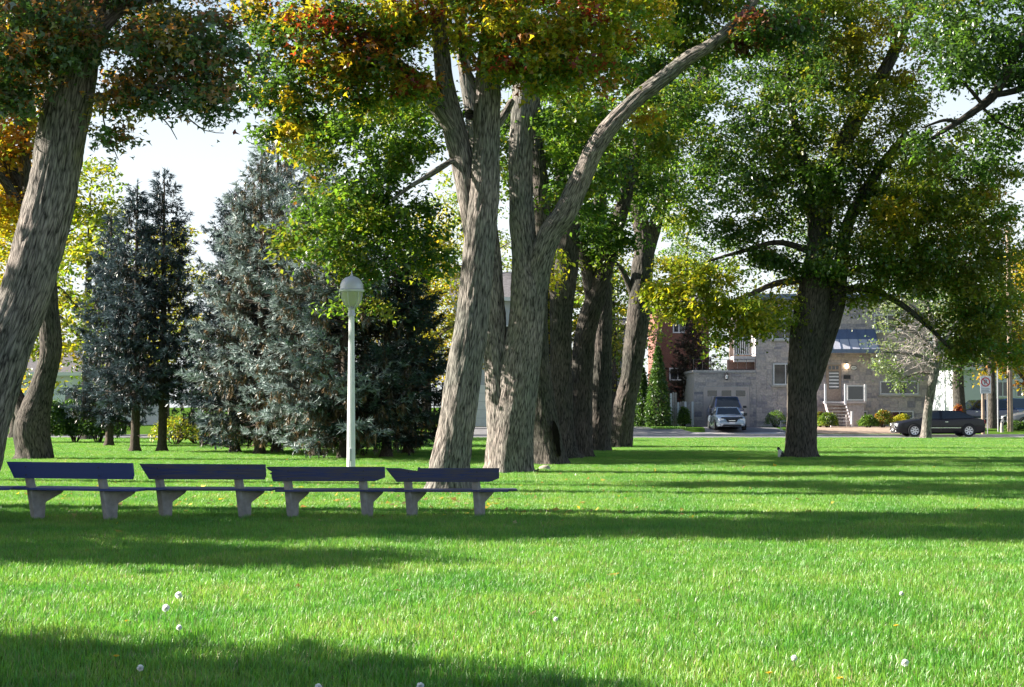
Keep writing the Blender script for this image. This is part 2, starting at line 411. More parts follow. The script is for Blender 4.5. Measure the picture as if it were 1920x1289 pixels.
def catmull(P, sp):
    """P (n,k) control points -> samples about sp metres apart (first 3 columns are the position)"""
    P = np.asarray(P, dtype=float); out = []
    for i in range(len(P) - 1):
        p0 = P[max(i - 1, 0)]; p1 = P[i]; p2 = P[i + 1]; p3 = P[min(i + 2, len(P) - 1)]
        n = max(1, int(np.linalg.norm(p2[:3] - p1[:3]) / sp))
        for k in range(n):
            t = k / n
            out.append(0.5 * (2 * p1 + (p2 - p0) * t + (2 * p0 - 5 * p1 + 4 * p2 - p3) * t * t + (3 * p1 - p0 - 3 * p2 + p3) * t ** 3))
    out.append(P[-1]); return np.array(out)

def tube(path, rad, sides, ridge=0.0, flare=False, seed=0.0):
    n = len(path); T = np.gradient(path, axis=0); T /= np.linalg.norm(T, axis=1)[:, None] + 1e-9
    u = np.cross(T[0], [0, 1, 0.01]); u /= np.linalg.norm(u) + 1e-9
    L = np.concatenate([[0], np.cumsum(np.linalg.norm(np.diff(path, axis=0), axis=1))])
    ang = np.arange(sides) / sides * 2 * math.pi; ca, sa = np.cos(ang), np.sin(ang)
    V = np.zeros((n, sides, 3)); B = np.zeros((n, sides, 3))
    for i in range(n):
        u = u - T[i] * np.dot(u, T[i]); u /= np.linalg.norm(u) + 1e-9
        w = np.cross(T[i], u); r = rad[i]
        rr = np.full(sides, r)
        if ridge:
            for k in range(sides):
                x, y, z = ca[k] * r, sa[k] * r, L[i]
                lo = mnoise.noise((x * 1.6 + seed, y * 1.6, z * 0.9))
                hi = mnoise.noise((x * 13 + seed, y * 13, z * 1.7 + lo))
                hi2 = mnoise.noise((x * 24 + seed, y * 24 + 9, z * 3.6))
                d = 0.07 * r * lo + ridge * (0.6 - 1.6 * abs(hi)) + ridge * 0.5 * hi2
                if flare:
                    fz = math.exp(-L[i] / 0.35)
                    d += r * fz * (0.10 + 0.24 * max(0, math.sin(ang[k] * 5 + seed + 2 * lo)))
                rr[k] += d
        V[i] = path[i] + (ca * rr)[:, None] * u + (sa * rr)[:, None] * w
        B[i, :, 0] = ca * r + seed; B[i, :, 1] = sa * r; B[i, :, 2] = L[i]
    idx = np.arange(n * sides).reshape(n, sides); nx = np.roll(idx, -1, axis=1)
    Fq = np.stack([idx[:-1], nx[:-1], nx[1:], idx[1:]], axis=-1).reshape(-1, 4)
    return V.reshape(-1, 3), Fq, B.reshape(-1, 3)

def thin_tubes(paths, sides=4):
    """many thin branches as one mesh; paths: list of (k,4) x,y,z,r"""
    Vs, Fs, off = [], [], 0
    ang = np.arange(sides) / sides * 2 * math.pi
    for P in paths:
        p = P[:, :3]; T = np.gradient(p, axis=0); T /= np.linalg.norm(T, axis=1)[:, None] + 1e-9
        u = np.cross(T, [0.3, 0.2, 0.93]); u /= np.linalg.norm(u, axis=1)[:, None] + 1e-9; w = np.cross(T, u)
        V = p[:, None, :] + P[:, 3][:, None, None] * (np.cos(ang)[None, :, None] * u[:, None, :] + np.sin(ang)[None, :, None] * w[:, None, :])
        n = len(p); idx = np.arange(n * sides).reshape(n, sides) + off; nx = np.roll(idx, -1, axis=1)
        Fs.append(np.stack([idx[:-1], nx[:-1], nx[1:], idx[1:]], axis=-1).reshape(-1, 4)); Vs.append(V.reshape(-1, 3)); off += n * sides
    return np.concatenate(Vs), np.concatenate(Fs)

LEAF = {
    'maple': (np.array([(0, 0, 0), (.56, .36, .10), (.25, .56, .02), (0, 1, -.06), (-.25, .56, .02), (-.56, .36, .10)]), np.array([(0, 1, 2), (0, 2, 4), (0, 4, 5), (2, 3, 4)])),
    'star': (np.array([(0, 0, 0), (.50, .22, .12), (.15, .42, .02), (0, 1, -.10), (-.15, .42, .02), (-.50, .22, .12)]), np.array([(0, 1, 2), (0, 2, 4), (0, 4, 5), (2, 3, 4)])),
    'oval': (np.array([(0, 0, 0), (.3, .5, .08), (0, 1, -.04), (-.3, .5, .08)]), np.array([(0, 1, 2), (0, 2, 3)])),
}

def leaves(rng, cen, size, cols, kind):
    """cen (n,3) leaf bases, size (n), cols (n,3)"""
    n = len(cen); tv, tf = LEAF[kind]
    az = rng.uniform(0, 2 * math.pi, n); dr = rng.normal(-0.45, 0.45, n)
    t = np.stack([np.cos(az) * np.cos(dr), np.sin(az) * np.cos(dr), np.sin(dr)], 1)
    up = np.stack([rng.normal(0, .5, n), rng.normal(0, .5, n), np.ones(n)], 1)
    b = np.cross(t, up); b /= np.linalg.norm(b, axis=1)[:, None] + 1e-9; nn = np.cross(b, t)
    V = cen[:, None, :] + size[:, None, None] * (tv[None, :, 0:1] * b[:, None, :] + tv[None, :, 1:2] * t[:, None, :] + tv[None, :, 2:3] * nn[:, None, :])
    Fi = tf[None] + (np.arange(n) * len(tv))[:, None, None]
    return V.reshape(-1, 3), Fi.reshape(-1, 3), np.repeat(cols, len(tv), axis=0)

PAL = {
    'dgreen': (0.058, 0.118, 0.032), 'green': (0.10, 0.19, 0.036), 'lgreen': (0.17, 0.28, 0.042), 'olive': (0.21, 0.22, 0.034),
    'ygreen': (0.27, 0.33, 0.035), 'yellow': (0.52, 0.45, 0.04), 'gold': (0.46, 0.33, 0.03), 'orange': (0.46, 0.19, 0.03),
    'red': (0.30, 0.045, 0.03), 'rust': (0.26, 0.11, 0.035), 'maroon': (0.15, 0.04, 0.035), 'sage': (0.20, 0.26, 0.14), 'silver': (0.26, 0.30, 0.24),
    'grass': (0.15, 0.385, 0.036),
}

def crown_build(rng, skel, blobs, kind='maple', size=0.12, per=80, rc=0.45, branch_r=0.05, off_factor=4, parts=None):
    """skel (n,4) nodes x,y,z,r ; blobs: (centre, radii, n, palette, [density]) ; returns leaf mesh arrays and branch paths"""
    nodes = np.array(skel, dtype=float)
    cl = []
    for (c, R, n, pal) in blobs:
        d = rng.normal(size=(n, 3)); d /= np.linalg.norm(d, axis=1)[:, None]
        rr = rng.uniform(0.12, 1, n) ** 0.5
        P = np.array(c)[None] + d * rr[:, None] * np.array(R)[None]
        names = [p[0] for p in pal]; wts = np.array([p[1] for p in pal], float); wts /= wts.sum()
        k = rng.choice(len(names), n, p=wts)
        for i in range(n): cl.append((P[i], names[k[i]], names, wts))
    cl = [c for c in cl if c[0][2] > 1.6]
    cen = np.array([c[0] for c in cl])
    d0 = np.min(np.linalg.norm(cen[:, None, :] - nodes[None, :, :3], axis=2), axis=1)
    order = np.argsort(d0); paths = []
    for i in order:
        c = cen[i]; dv = nodes[:, :3] - c
        cost = np.linalg.norm(dv, axis=1) + 0.6 * np.maximum(0, dv[:, 2]) 
        j = int(np.argmin(cost)); p0 = nodes[j, :3]; dist = np.linalg.norm(c - p0)
        if dist < 0.15: continue
        r0 = min(nodes[j, 3] * 0.7, branch_r * min(1, 0.15 + dist / 4)); r0 = max(r0, 0.006)
        mid = (p0 + c) / 2 + rng.normal(0, 0.10 * dist, 3) + np.array([0, 0, 0.10 * dist])
        ns = 3 + int(dist / 0.6)
        tt = np.linspace(0, 1, ns + 1)[:, None]
        P = (1 - tt) ** 2 * p0 + 2 * tt * (1 - tt) * mid + tt ** 2 * c
        R = np.linspace(r0, max(0.004, r0 * 0.3), ns + 1)
        A = np.concatenate([P, R[:, None]], 1); paths.append(A); nodes = np.concatenate([nodes, A[1:]], 0)
    LC, LS, LCOL = [], [], []
    names_all = list(PAL)
    for (P, nm, names, wts) in cl:
        # is this clump inside what the picture shows?  outside it fewer, larger leaves carry the shade
        vis = (P[2] - EYE) / max(P[1], 1) < 0.285 and abs(P[0]) / max(P[1], 1) < 0.37
        m = per if vis else max(6, per // off_factor); ls = size if vis else size * math.sqrt(off_factor) * 0.95
        m = int(m * rng.uniform(.55, 1.4)); rr = rc * rng.uniform(.7, 1.3)
        # leaves sit along a few drooping sub-twigs
        k = 7; az = rng.uniform(0, 2 * math.pi, k); el = rng.normal(-.1, .4, k)
        tw = np.stack([np.cos(az) * np.cos(el), np.sin(az) * np.cos(el), np.sin(el) * .7], 1) * rr * rng.uniform(.7, 1.5, k)[:, None]
        s = rng.integers(0, k, m); u = rng.uniform(0.1, 1, m) ** .7
        O = tw[s] * u[:, None] + rng.normal(0, rr * .20, (m, 3)); O[:, 2] -= 0.25 * rr * u * u
        LC.append(P + O); LS.append(ls * rng.uniform(.65, 1.3, m))
        base = np.array(PAL[nm]); other = np.array([PAL[x] for x in names])[rng.choice(len(names), m, p=wts)]
        mixf = (rng.random(m) < 0.28)[:, None]
        cc = np.where(mixf, other, base) * rng.uniform(.72, 1.28, (m, 1)) * rng.uniform(.92, 1.08, (m, 3)); LCOL.append(cc)
    V, Fi, col = leaves(rng, np.concatenate(LC), np.concatenate(LS), np.concatenate(LCOL), kind)
    return V, Fi, col, paths

def stem_world(st, Y0):
    out = []
    for (px, py, dY, w) in st:
        Y = Y0 + dY; p = W(px, py, Y); out.append((p.x, p.y, p.z, w / 2 / F * Y))
    return np.array(out)

def tree_from_photo(name, label, Y0, main, limbs, blobs, cat='tree', kind='maple', size=0.12, per=80, rc=0.45, bark='bark', leaf='leaf',
                    seed=1, extra=(), ridge=0.028, branch_r=0.05, group=None, twig='twig'):
    """main / limbs: lists of (px,py,dY,width px); blobs: (px,py,rpx,rpy,dY,rY,n,palette); extra: blobs given in metres"""
    rng = np.random.default_rng(seed)
    A = stem_world(main, Y0); A[0, 2] = -0.10
    root = Vector((A[0, 0], A[0, 1], 0))
    t = thing(name, label, cat, root, group=group); O = np.array(root)
    skel = []
    def add(arr, nm, flare):
        rmax = arr[:, 3].max(); S = catmull(arr, 0.07 if rmax > .25 else 0.12)
        S[:, 3] = np.maximum(S[:, 3], 0.006)
        sides = int(min(80, max(8, 2 * math.pi * rmax / 0.04)))
        V, Fq, B = tube(S[:, :3] - O, S[:, 3], sides, ridge * min(1, rmax / .3), flare, seed * 3.7)
        link(nm, mesh_np(nm, V, Fq, M[bark], barkco=B, smooth=True), t)
        z = S[::4]; skel.append(z[z[:, 2] > 2.2] if flare else z[len(z) // 4:])
    add(A, 'trunk', True)
    for lb in limbs:
        L = stem_world(lb, Y0); add(L, 'limb', False)
    bl = []
    for (px, py, rx, ry, dY, rY, n, pal) in blobs:
        Y = Y0 + dY; c = W(px, py, Y); bl.append(((c.x, c.y, c.z), (rx / F * Y, rY, ry / F * Y), n, pal))
    for (c, R, n, pal) in extra: bl.append((c, R, n, pal))
    V, Fi, col, paths = crown_build(rng, np.concatenate(skel), bl, kind, size, per, rc, branch_r)
    link('crown', mesh_np('crown', V - O, Fi, M[leaf], col=col), t)
    Vb, Fb = thin_tubes(paths); link('branchwork', mesh_np('branchwork', Vb - O, Fb, M[twig], smooth=True), t)
    return t

# ------------------------------------------------------------------ ground, road, yards
ROAD0, ROAD1, HOUSE_Y = 84.0, 92.4, 103.0
def yard_z(Y): return 0.06 + (0.37 - 0.06) * min(1, max(0, (Y - ROAD1 - .2) / 4.5))
b = MB(); b.add([(-900, -60, 0), (900, -60, 0), (900, ROAD0, 0), (-900, ROAD0, 0)], [(0, 1, 2, 3)])
struct(b.obj('ground', M['soil']))
b = MB(); b.add([(-300, ROAD0, -.04), (300, ROAD0, -.04), (300, ROAD1, -.04), (-300, ROAD1, -.04)], [(0, 1, 2, 3)])
struct(b.obj('road', M['asphalt']))
b = MB().box(-300, 300, ROAD0 - .16, ROAD0 + .02, -.06, 0.03); struct(b.obj('kerb', M['pale_concrete']))
b = MB().box(-300, 300, ROAD1, ROAD1 + .18, -.06, 0.058); struct(b.obj('kerb', M['pale_concrete']))
ys = [ROAD1 + .18 + i * .5 for i in range(12)] + [110, 160, 400, 900]
v = []; f = []
for i, y in enumerate(ys):
    v += [(-900, y, yard_z(y)), (900, y, yard_z(y))]
    if i: f.append((2 * i - 2, 2 * i - 1, 2 * i + 1, 2 * i))
struct(MB().add(v, f).obj('front_yard', M['soil']))
def yard_sheet(name, mat, x0, x1, y0, y1, dz, skew=0.0):
    ys = [y0 + (y1 - y0) * i / 14 for i in range(15)]; v = []; f = []
    for i, y in enumerate(ys):
        s = skew * (1 - i / 14) ** 2
        v += [(x0 - s, y, yard_z(y) + dz), (x1 + s, y, yard_z(y) + dz)]
        if i: f.append((2 * i - 2, 2 * i - 1, 2 * i + 1, 2 * i))
    return struct(MB().add(v, f).obj(name, mat))
yard_sheet('driveway', M['asphalt'], GX(1318, 100), GX(1432, 100), ROAD1 + .2, HOUSE_Y, 0.012, 0.8)
yard_sheet('driveway_apron', M['pale_concrete'], GX(1300, 93), GX(1475, 93), ROAD1 + .19, ROAD1 + 1.3, 0.02, 0.3)
yard_sheet('side_driveway', M['asphalt'], GX(1050, 100), GX(1225, 98), ROAD1 + .2, 112, 0.012, 2.2)
yard_sheet('left_driveway', M['asphalt'], GX(850, 100), GX(935, 100), ROAD1 + .2, HOUSE_Y - 2, 0.012, 0.8)
yard_sheet('garden_bed', plain('bare_soil', (0.33, 0.24, 0.18), 1.0, var=.3, scale=3), GX(1500, 97), GX(1730, 97), ROAD1 + .6, HOUSE_Y, 0.012)

# grass: one object; its own blade patch is repeated over the lawn by geometry nodes
def grass_object(name, label, patch, nblade, hmin, hmax, wid, x0, x1, y0, y1, z, seed):
    rng = np.random.default_rng(seed)
    n = nblade
    px = rng.uniform(-patch / 2, patch / 2, n); py = rng.uniform(-patch / 2, patch / 2, n)
    # clumps
    k = 40; cx = rng.uniform(-patch / 2, patch / 2, k); cy = rng.uniform(-patch / 2, patch / 2, k)
    d2 = (px[:, None] - cx) ** 2 + (py[:, None] - cy) ** 2
    tall = 1 + 0.55 * np.exp(-d2.min(1) / 0.006)
    h = rng.uniform(hmin, hmax, n) * tall; az = rng.uniform(0, 2 * math.pi, n); lean = np.abs(rng.normal(0.35, .28, n))
    w = wid * rng.uniform(.6, 1.4, n)
    dx, dy = np.cos(az), np.sin(az); fa = az + math.pi / 2 + rng.normal(0, .6, n); sx, sy = np.cos(fa) * w / 2, np.sin(fa) * w / 2
    V = np.zeros((n, 5, 3)); m1 = h * 0.55; o1 = lean * h * .28; o2 = lean * h
    V[:, 0] = np.stack([px - sx, py - sy, np.full(n, -.01)], 1); V[:, 1] = np.stack([px + sx, py + sy, np.full(n, -.01)], 1)
    V[:, 2] = np.stack([px - sx * .8 + dx * o1, py - sy * .8 + dy * o1, m1], 1); V[:, 3] = np.stack([px + sx * .8 + dx * o1, py + sy * .8 + dy * o1, m1], 1)
    V[:, 4] = np.stack([px + dx * o2, py + dy * o2, h * np.cos(lean * .6)], 1)
    base = np.arange(n)[:, None] * 5
    Fq = base + np.array([[0, 1, 3, 2]]); Ft = base + np.array([[2, 3, 4]])
    c = np.array(PAL['grass'])[None] * rng.uniform(.6, 1.35, (n, 1)) * np.stack([rng.uniform(.75, 1.45, n), np.ones(n), rng.uniform(.6, 1.5, n)], 1)
    dry = rng.random(n) < 0.07; c[dry] = np.array((0.36, 0.34, 0.16)) * rng.uniform(.7, 1.2, (dry.sum(), 1))
    me = mesh_np(name, V.reshape(-1, 3), [Fq, Ft], M['blade'], col=np.repeat(c, 5, axis=0))
    o = link(name, me, None, ((x0 + x1) / 2, (y0 + y1) / 2, z)); o['kind'] = 'stuff'; o['label'] = label; o['category'] = 'grass'
    ng = bpy.data.node_groups.new(name + '_spread', 'GeometryNodeTree')
    ng.interface.new_socket('Geometry', in_out='INPUT', socket_type='NodeSocketGeometry'); ng.interface.new_socket('Geometry', in_out='OUTPUT', socket_type='NodeSocketGeometry')
    gi = ng.nodes.new('NodeGroupInput'); go = ng.nodes.new('NodeGroupOutput')
    gr = ng.nodes.new('GeometryNodeMeshGrid'); nx = int((x1 - x0) / patch); ny = int((y1 - y0) / patch)
    gr.inputs['Size X'].default_value = (nx - 1) * patch; gr.inputs['Size Y'].default_value = (ny - 1) * patch
    gr.inputs['Vertices X'].default_value = nx; gr.inputs['Vertices Y'].default_value = ny
    ip = ng.nodes.new('GeometryNodeInstanceOnPoints')
    ri = ng.nodes.new('FunctionNodeRandomValue'); ri.data_type = 'INT'
    ii = [s for s in ri.inputs if s.type == 'INT']; ii[0].default_value = 0; ii[1].default_value = 3
    ro = [s for s in ri.outputs if s.type == 'INT'][0]
    ma = ng.nodes.new('ShaderNodeMath'); ma.operation = 'MULTIPLY'; ma.inputs[1].default_value = math.pi / 2; ng.links.new(ro, ma.inputs[0])
    cb = ng.nodes.new('ShaderNodeCombineXYZ'); ng.links.new(ma.outputs[0], cb.inputs[2])
    po = ng.nodes.new('GeometryNodeInputPosition'); nz = ng.nodes.new('ShaderNodeTexNoise'); nz.inputs['Scale'].default_value = 0.25
    ng.links.new(po.outputs[0], nz.inputs['Vector'])
    mz = ng.nodes.new('ShaderNodeMath'); mz.operation = 'MULTIPLY_ADD'; mz.inputs[1].default_value = 0.9; mz.inputs[2].default_value = 0.5; ng.links.new(nz.outputs[0], mz.inputs[0])
    cs = ng.nodes.new('ShaderNodeCombineXYZ'); cs.inputs[0].default_value = 1.03; cs.inputs[1].default_value = 1.03; ng.links.new(mz.outputs[0], cs.inputs[2])
    ng.links.new(gr.outputs[0], ip.inputs['Points']); ng.links.new(gi.outputs[0], ip.inputs['Instance'])
    ng.links.new(cb.outputs[0], ip.inputs['Rotation']); ng.links.new(cs.outputs[0], ip.inputs['Scale']); ng.links.new(ip.outputs[0], go.inputs[0])
    md = o.modifiers.new('spread', 'NODES'); md.node_group = ng
    return o
grass_object('grass', 'bright green lawn grass covering the park', 1.5, 7500, 0.035, 0.085, 0.0060, -36, 36, 6.5, 84.0, 0, 3)
grass_object('yard_grass', 'narrow strip of lawn grass along the house side of the road', 1.0, 700, 0.05, 0.10, 0.02, GX(1215, 96), GX(1297, 96), 95.3, 100.2, yard_z(97) - .02, 4)

# ------------------------------------------------------------------ big park trees
mix = lambda **k: list(k.items())
P_T1 = mix(dgreen=4.5, green=3, rust=1, orange=.8, gold=.6, maroon=.4)
P_T1o = mix(orange=2, rust=1.5, gold=2, green=3, dgreen=2)
tree_from_photo('maple_tree', 'large leaning maple at the left edge with bare trunk and rust and green leaves', 27.0,
    [(-72, 964, 0, 138), (-66, 935, 0, 109), (-48, 860, 0, 99), (-20, 750, 0, 96), (14, 640, 0, 94), (50, 540, 0, 92), (78, 440, 0, 91), (100, 350, 0, 90),
     (123, 215, 0, 87), (145, 110, 0, 81), (165, 30, 0, 74), (185, -80, 0, 60), (200, -250, .5, 41), (190, -450, 0, 23)],
    [[(180, 60, 0, 34), (232, 12, -.1, 28), (320, -16, -.3, 20), (440, -70, -.6, 12)],
     [(150, 185, 0, 26), (190, 182, -.3, 16), (260, 165, -.6, 11), (330, 165, -.9, 8), (400, 190, -1.2, 5)],
     [(196, 184, -.3, 4), (194, 225, -.4, 3), (206, 262, -.4, 2.5), (222, 300, -.5, 1.5)], [(262, 170, -.6, 4), (290, 205, -.7, 3), (320, 240, -.8, 2), (332, 262, -.8, 1.5)], [(300, 168, -.8, 4), (345, 215, -.9, 3), (385, 245, -1, 2), (420, 250, -1, 1.5)],
     [(135, 150, 0, 34), (100, 125, -.4, 24), (85, 95, -.5, 18), (50, 40, -.8, 12), (10, -30, -1, 8)]],
    [(70, 60, 130, 70, -1.0, 1.0, 55, P_T1), (10, 130, 80, 60, -1.0, 1.0, 28, P_T1), (60, 10, 150, 50, 0, 2, 40, P_T1),
     (290, 110, 100, 70, -.5, 1.2, 32, P_T1o), (370, 60, 75, 60, -.6, 1.0, 18, P_T1), (385, 165, 55, 45, -.9, .8, 13, P_T1), (250, 185, 60, 32, -.5, .8, 12, P_T1o),
     (300, 0, 130, 60, 0, 1.6, 26, P_T1), (30, 200, 40, 40, -.3, .6, 7, P_T1o), (410, 190, 30, 30, -1, .5, 5, P_T1), (225, 250, 34, 26, -.4, .5, 3, P_T1o), (440, 110, 30, 40, -.6, .5, 6, P_T1)],
    extra=[((-8.5, 26.2, 11.8), (5.0, 4.0, 3.0), 320, P_T1), ((-6.0, 26.4, 13.5), (4.0, 3.6, 2.6), 160, P_T1)],
    leaf='leaf_silver', kind='star', size=0.118, per=100, rc=0.42, seed=11)

tree_from_photo('maple_tree', 'dark maple with curved trunk behind the leaning tree at the left edge', 51.0,
    [(64, 868, 0, 70), (65, 850, 0, 62), (60, 800, 0, 64), (76, 735, 0, 46), (92, 680, 0, 38), (95, 640, 0, 38), (91, 580, 0, 37), (84, 510, 0, 36), (60, 420, .3, 34), (20, 330, .5, 32),
     (-10, 200, .5, 28), (-20, 0, 0, 18)],
    [[(52, 800, 0, 34), (38, 760, .2, 26), (10, 690, .4, 22), (-30, 560, .6, 18)], [(80, 520, 0, 28), (66, 440, 0, 24), (52, 350, 0, 22), (45, 240, 0, 16), (50, 100, 0, 12)],
     [(40, 400, 0, 22), (15, 350, -.3, 18), (-10, 320, -.6, 14)]],
    [(20, 250, 60, 80, 0, 2.5, 45, mix(orange=3, gold=2, rust=1, ygreen=1)), (5, 390, 45, 60, 0, 2, 22, mix(gold=3, yellow=2, orange=1)), (40, 120, 80, 90, 0, 3, 40, mix(orange=2, gold=2, olive=2)),
     (-60, 300, 70, 160, 0, 3, 60, mix(orange=2, gold=2, olive=2))],
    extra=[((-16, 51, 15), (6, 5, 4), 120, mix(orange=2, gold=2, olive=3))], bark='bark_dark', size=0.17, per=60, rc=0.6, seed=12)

P_T3r = mix(red=1.1, maroon=.9, orange=1.2, gold=2, lgreen=2, green=2, dgreen=2, yellow=1)
P_T3y = mix(yellow=3, gold=2, ygreen=2.5, orange=1.2, red=.5, lgreen=2.5, green=1.5)
tree_from_photo('maple_tree', 'central maple with sunlit pale leaning trunk just behind the rightmost bench', 31.8,
    [(838, 934, 0, 92), (841, 912, 0, 80), (843, 874, 0, 73), (854, 806, 0, 66), (872, 688, 0, 65), (888, 578, 0, 60), (897, 480, 0, 56), (905, 400, 0, 56), (911, 300, 0, 51), (914, 200, 0, 49),
     (917, 120, 0, 45), (928, 40, 0, 38), (940, -60, 0, 30), (960, -250, 0, 20), (950, -480, 0, 8)],
    [[(894, 480, .1, 34), (880, 385, .12, 38), (866, 300, .15, 42), (850, 235, .15, 44), (838, 180, .15, 36), (828, 100, .15, 31), (822, 0, .2, 28), (812, -150, .2, 20), (800, -380, .3, 8)],
     [(852, 245, .1, 34), (815, 188, 0, 36), (785, 152, -.1, 28), (740, 122, -.2, 22), (700, 108, -.3, 20), (640, 70, -.4, 18), (590, 25, -.6, 15), (530, -70, -.8, 10)],
     [(908, 200, 0, 14), (888, 155, .2, 13), (868, 112, .3, 13), (868, 60, .3, 15), (848, 0, .4, 16), (840, -90, .4, 12)],
     [(880, 215, .2, 20), (900, 220, .5, 20), (930, 235, .9, 18), (960, 190, 1.3, 12)],
     [(858, 300, .1, 10), (835, 308, -.1, 9), (800, 330, -.3, 7), (770, 350, -.5, 5)]],
    [(690, 45, 120, 55, -.6, 1.2, 34, P_T3r), (700, 110, 75, 45, -.8, .8, 24, P_T3r), (590, 70, 70, 70, -.8, 1.0, 20, P_T3r), (530, 130, 42, 70, -.6, .8, 15, mix(dgreen=3, green=3, gold=1, orange=.6)),
     (640, 130, 60, 50, -.7, .8, 16, P_T3y), (750, 140, 40, 40, -.8, .5, 10, P_T3y),
     (960, 70, 100, 55, -.9, 1.0, 42, P_T3y), (1080, 60, 110, 60, -.6, 1.2, 42, P_T3y), (1010, 120, 100, 35, -1, .7, 20, P_T3y), (800, 40, 100, 55, .3, 1.2, 26, P_T3y), (1190, 40, 80, 45, -.4, 1.2, 17, P_T3y),
     (500, 50, 60, 70, -.3, 1.0, 15, mix(dgreen=4, green=2, gold=1)), (540, 245, 26, 40, -.5, .3, 6, mix(yellow=3, gold=2)), (880, 0, 140, 40, -.8, 1.2, 26, P_T3y), (772, 168, 24, 26, -.8, .4, 6, P_T3y), (640, 165, 40, 30, -.7, .6, 8, P_T3r), (1015, 140, 60, 28, -1, .6, 9, P_T3y), (1130, 130, 60, 40, -.8, .8, 11, P_T3y), (1215, 215, 22, 16, -.8, .3, 2, mix(orange=2, gold=2, green=2)), (560, 190, 40, 40, -.6, .6, 8, mix(dgreen=3, green=2, gold=1)), (490, 160, 30, 60, -.5, .6, 7, mix(dgreen=3, green=2, gold=1)), (700, 190, 50, 30, -.3, .8, 8, P_T3y), (500, 240, 26, 24, -.5, .4, 4, mix(dgreen=3, green=2)), (620, -35, 170, 40, -.3, 1.6, 34, P_T3r), (950, -40, 180, 40, -.4, 1.6, 36, P_T3y), (1150, -35, 120, 40, -.4, 1.6, 24, P_T3y)],
    extra=[((-.8, 31.8, 12.8), (5.0, 4.2, 2.4), 60, P_T3y), ((-3, 31.8, 13.0), (3.6, 3.4, 2.2), 25, P_T3r)], kind='star', size=0.125, per=92, rc=0.40, seed=13)

P_G = mix(green=4, dgreen=2.5, lgreen=3, olive=1.2, ygreen=.8)
P_GO = mix(green=4, dgreen=2, olive=2.5, rust=.2, lgreen=2)
tree_from_photo('maple_tree', 'twin-stemmed maple with a long arching limb right of the central trunk', 41.0,
    [(955, 896, 0, 92), (956, 875, 0, 84), (957, 830, 0, 84), (965, 760, 0, 80), (975, 690, 0, 74), (985, 620, 0, 66), (990, 550, 0, 62), (985, 480, 0, 50), (978, 400, 0, 45), (976, 300, 0, 43), (980, 220, 0, 44),
     (984, 160, 0, 44), (976, 80, 0, 34), (965, -50, 0, 26), (960, -260, 0, 12)],
    [[(945, 840, -.05, 60), (937, 760, 0, 50), (931, 680, .1, 46), (926, 590, .2, 42), (921, 500, .3, 38), (912, 400, .4, 34), (892, 250, .5, 28), (868, 100, .6, 22), (860, -80, .6, 12)],
     [(995, 570, 0, 50), (1010, 500, -.1, 48), (1030, 442, -.2, 44), (1062, 395, -.3, 41), (1092, 330, -.4, 38), (1115, 280, -.5, 36), (1150, 230, -.6, 32), (1195, 185, -.7, 30), (1240, 150, -.8, 28),
      (1290, 110, -1, 26), (1340, 80, -1.2, 22), (1400, 20, -1.4, 15), (1470, -80, -1.6, 9)],
     [(990, 230, 0, 18), (1010, 170, .1, 14), (1030, 120, .1, 11), (1060, 60, .2, 8)],
     [(868, 285, .6, 12), (820, 320, .3, 10), (770, 350, 0, 8), (735, 375, -.3, 5)]],
    [(720, 260, 130, 90, .5, 1.8, 42, P_G), (650, 380, 110, 80, 0, 1.6, 36, P_GO), (600, 250, 70, 70, 0, 1.4, 22, P_G), (760, 410, 85, 60, .5, 1.4, 22, P_G), (570, 430, 70, 50, 0, 1.2, 11, mix(olive=3, green=4, lgreen=2)),
     (1070, 220, 80, 100, 1, 1.6, 28, P_G), (1190, 100, 110, 60, .9, 1.4, 28, P_G), (1320, 50, 110, 55, .3, 1.4, 28, P_GO), (1450, 60, 80, 55, -1.4, 1.4, 20, mix(green=3, maroon=1.5, dgreen=2, rust=1)),
     (800, 220, 100, 90, 1, 1.6, 24, P_G), (1080, 380, 60, 60, 1.2, 1.2, 12, P_G), (690, 480, 80, 40, .2, 1.0, 14, P_GO), (1240, 240, 80, 60, .4, 1.2, 16, mix(green=4, olive=2, lgreen=1)), (1330, -35, 170, 45, -.8, 1.8, 30, P_GO), (1100, -30, 120, 45, .5, 1.8, 20, P_G), (680, 560, 60, 30, .2, 1.0, 5, P_GO), (820, 480, 40, 40, .4, 1.0, 7, P_G)],
    extra=[((1, 41, 14.5), (6, 5, 3), 50, P_G)], kind='oval', size=0.15, per=125, rc=0.52, seed=14)

t5 = tree_from_photo('maple_tree', 'maple with a dark hollow slot at its swollen foot in the tree row', 46.5,
    [(1030, 878, 0, 72), (1028, 860, 0, 64), (1022, 800, 0, 52), (1015, 720, 0, 40), (1010, 640, 0, 35), (1010, 560, 0, 34), (1020, 450, 0, 33), (1014, 350, 0, 28), (1005, 250, 0, 22), (1000, 50, 0, 12)],
    [[(1015, 480, 0, 22), (1040, 400, .2, 18), (1060, 320, .3, 14), (1090, 220, .4, 9)]],
    [(1020, 330, 60, 90, 1, 1.6, 22, P_G), (1110, 280, 80, 90, .5, 1.6, 26, P_G), (960, 260, 80, 100, 1.4, 1.6, 22, P_G), (1010, 500, 30, 50, 1.5, .7, 5, mix(ygreen=3, yellow=1))],
    extra=[((1.0, 46.5, 14.5), (4, 4, 3), 18, P_G)], bark='bark_dark', kind='oval', size=0.165, per=95, rc=0.62, seed=15)
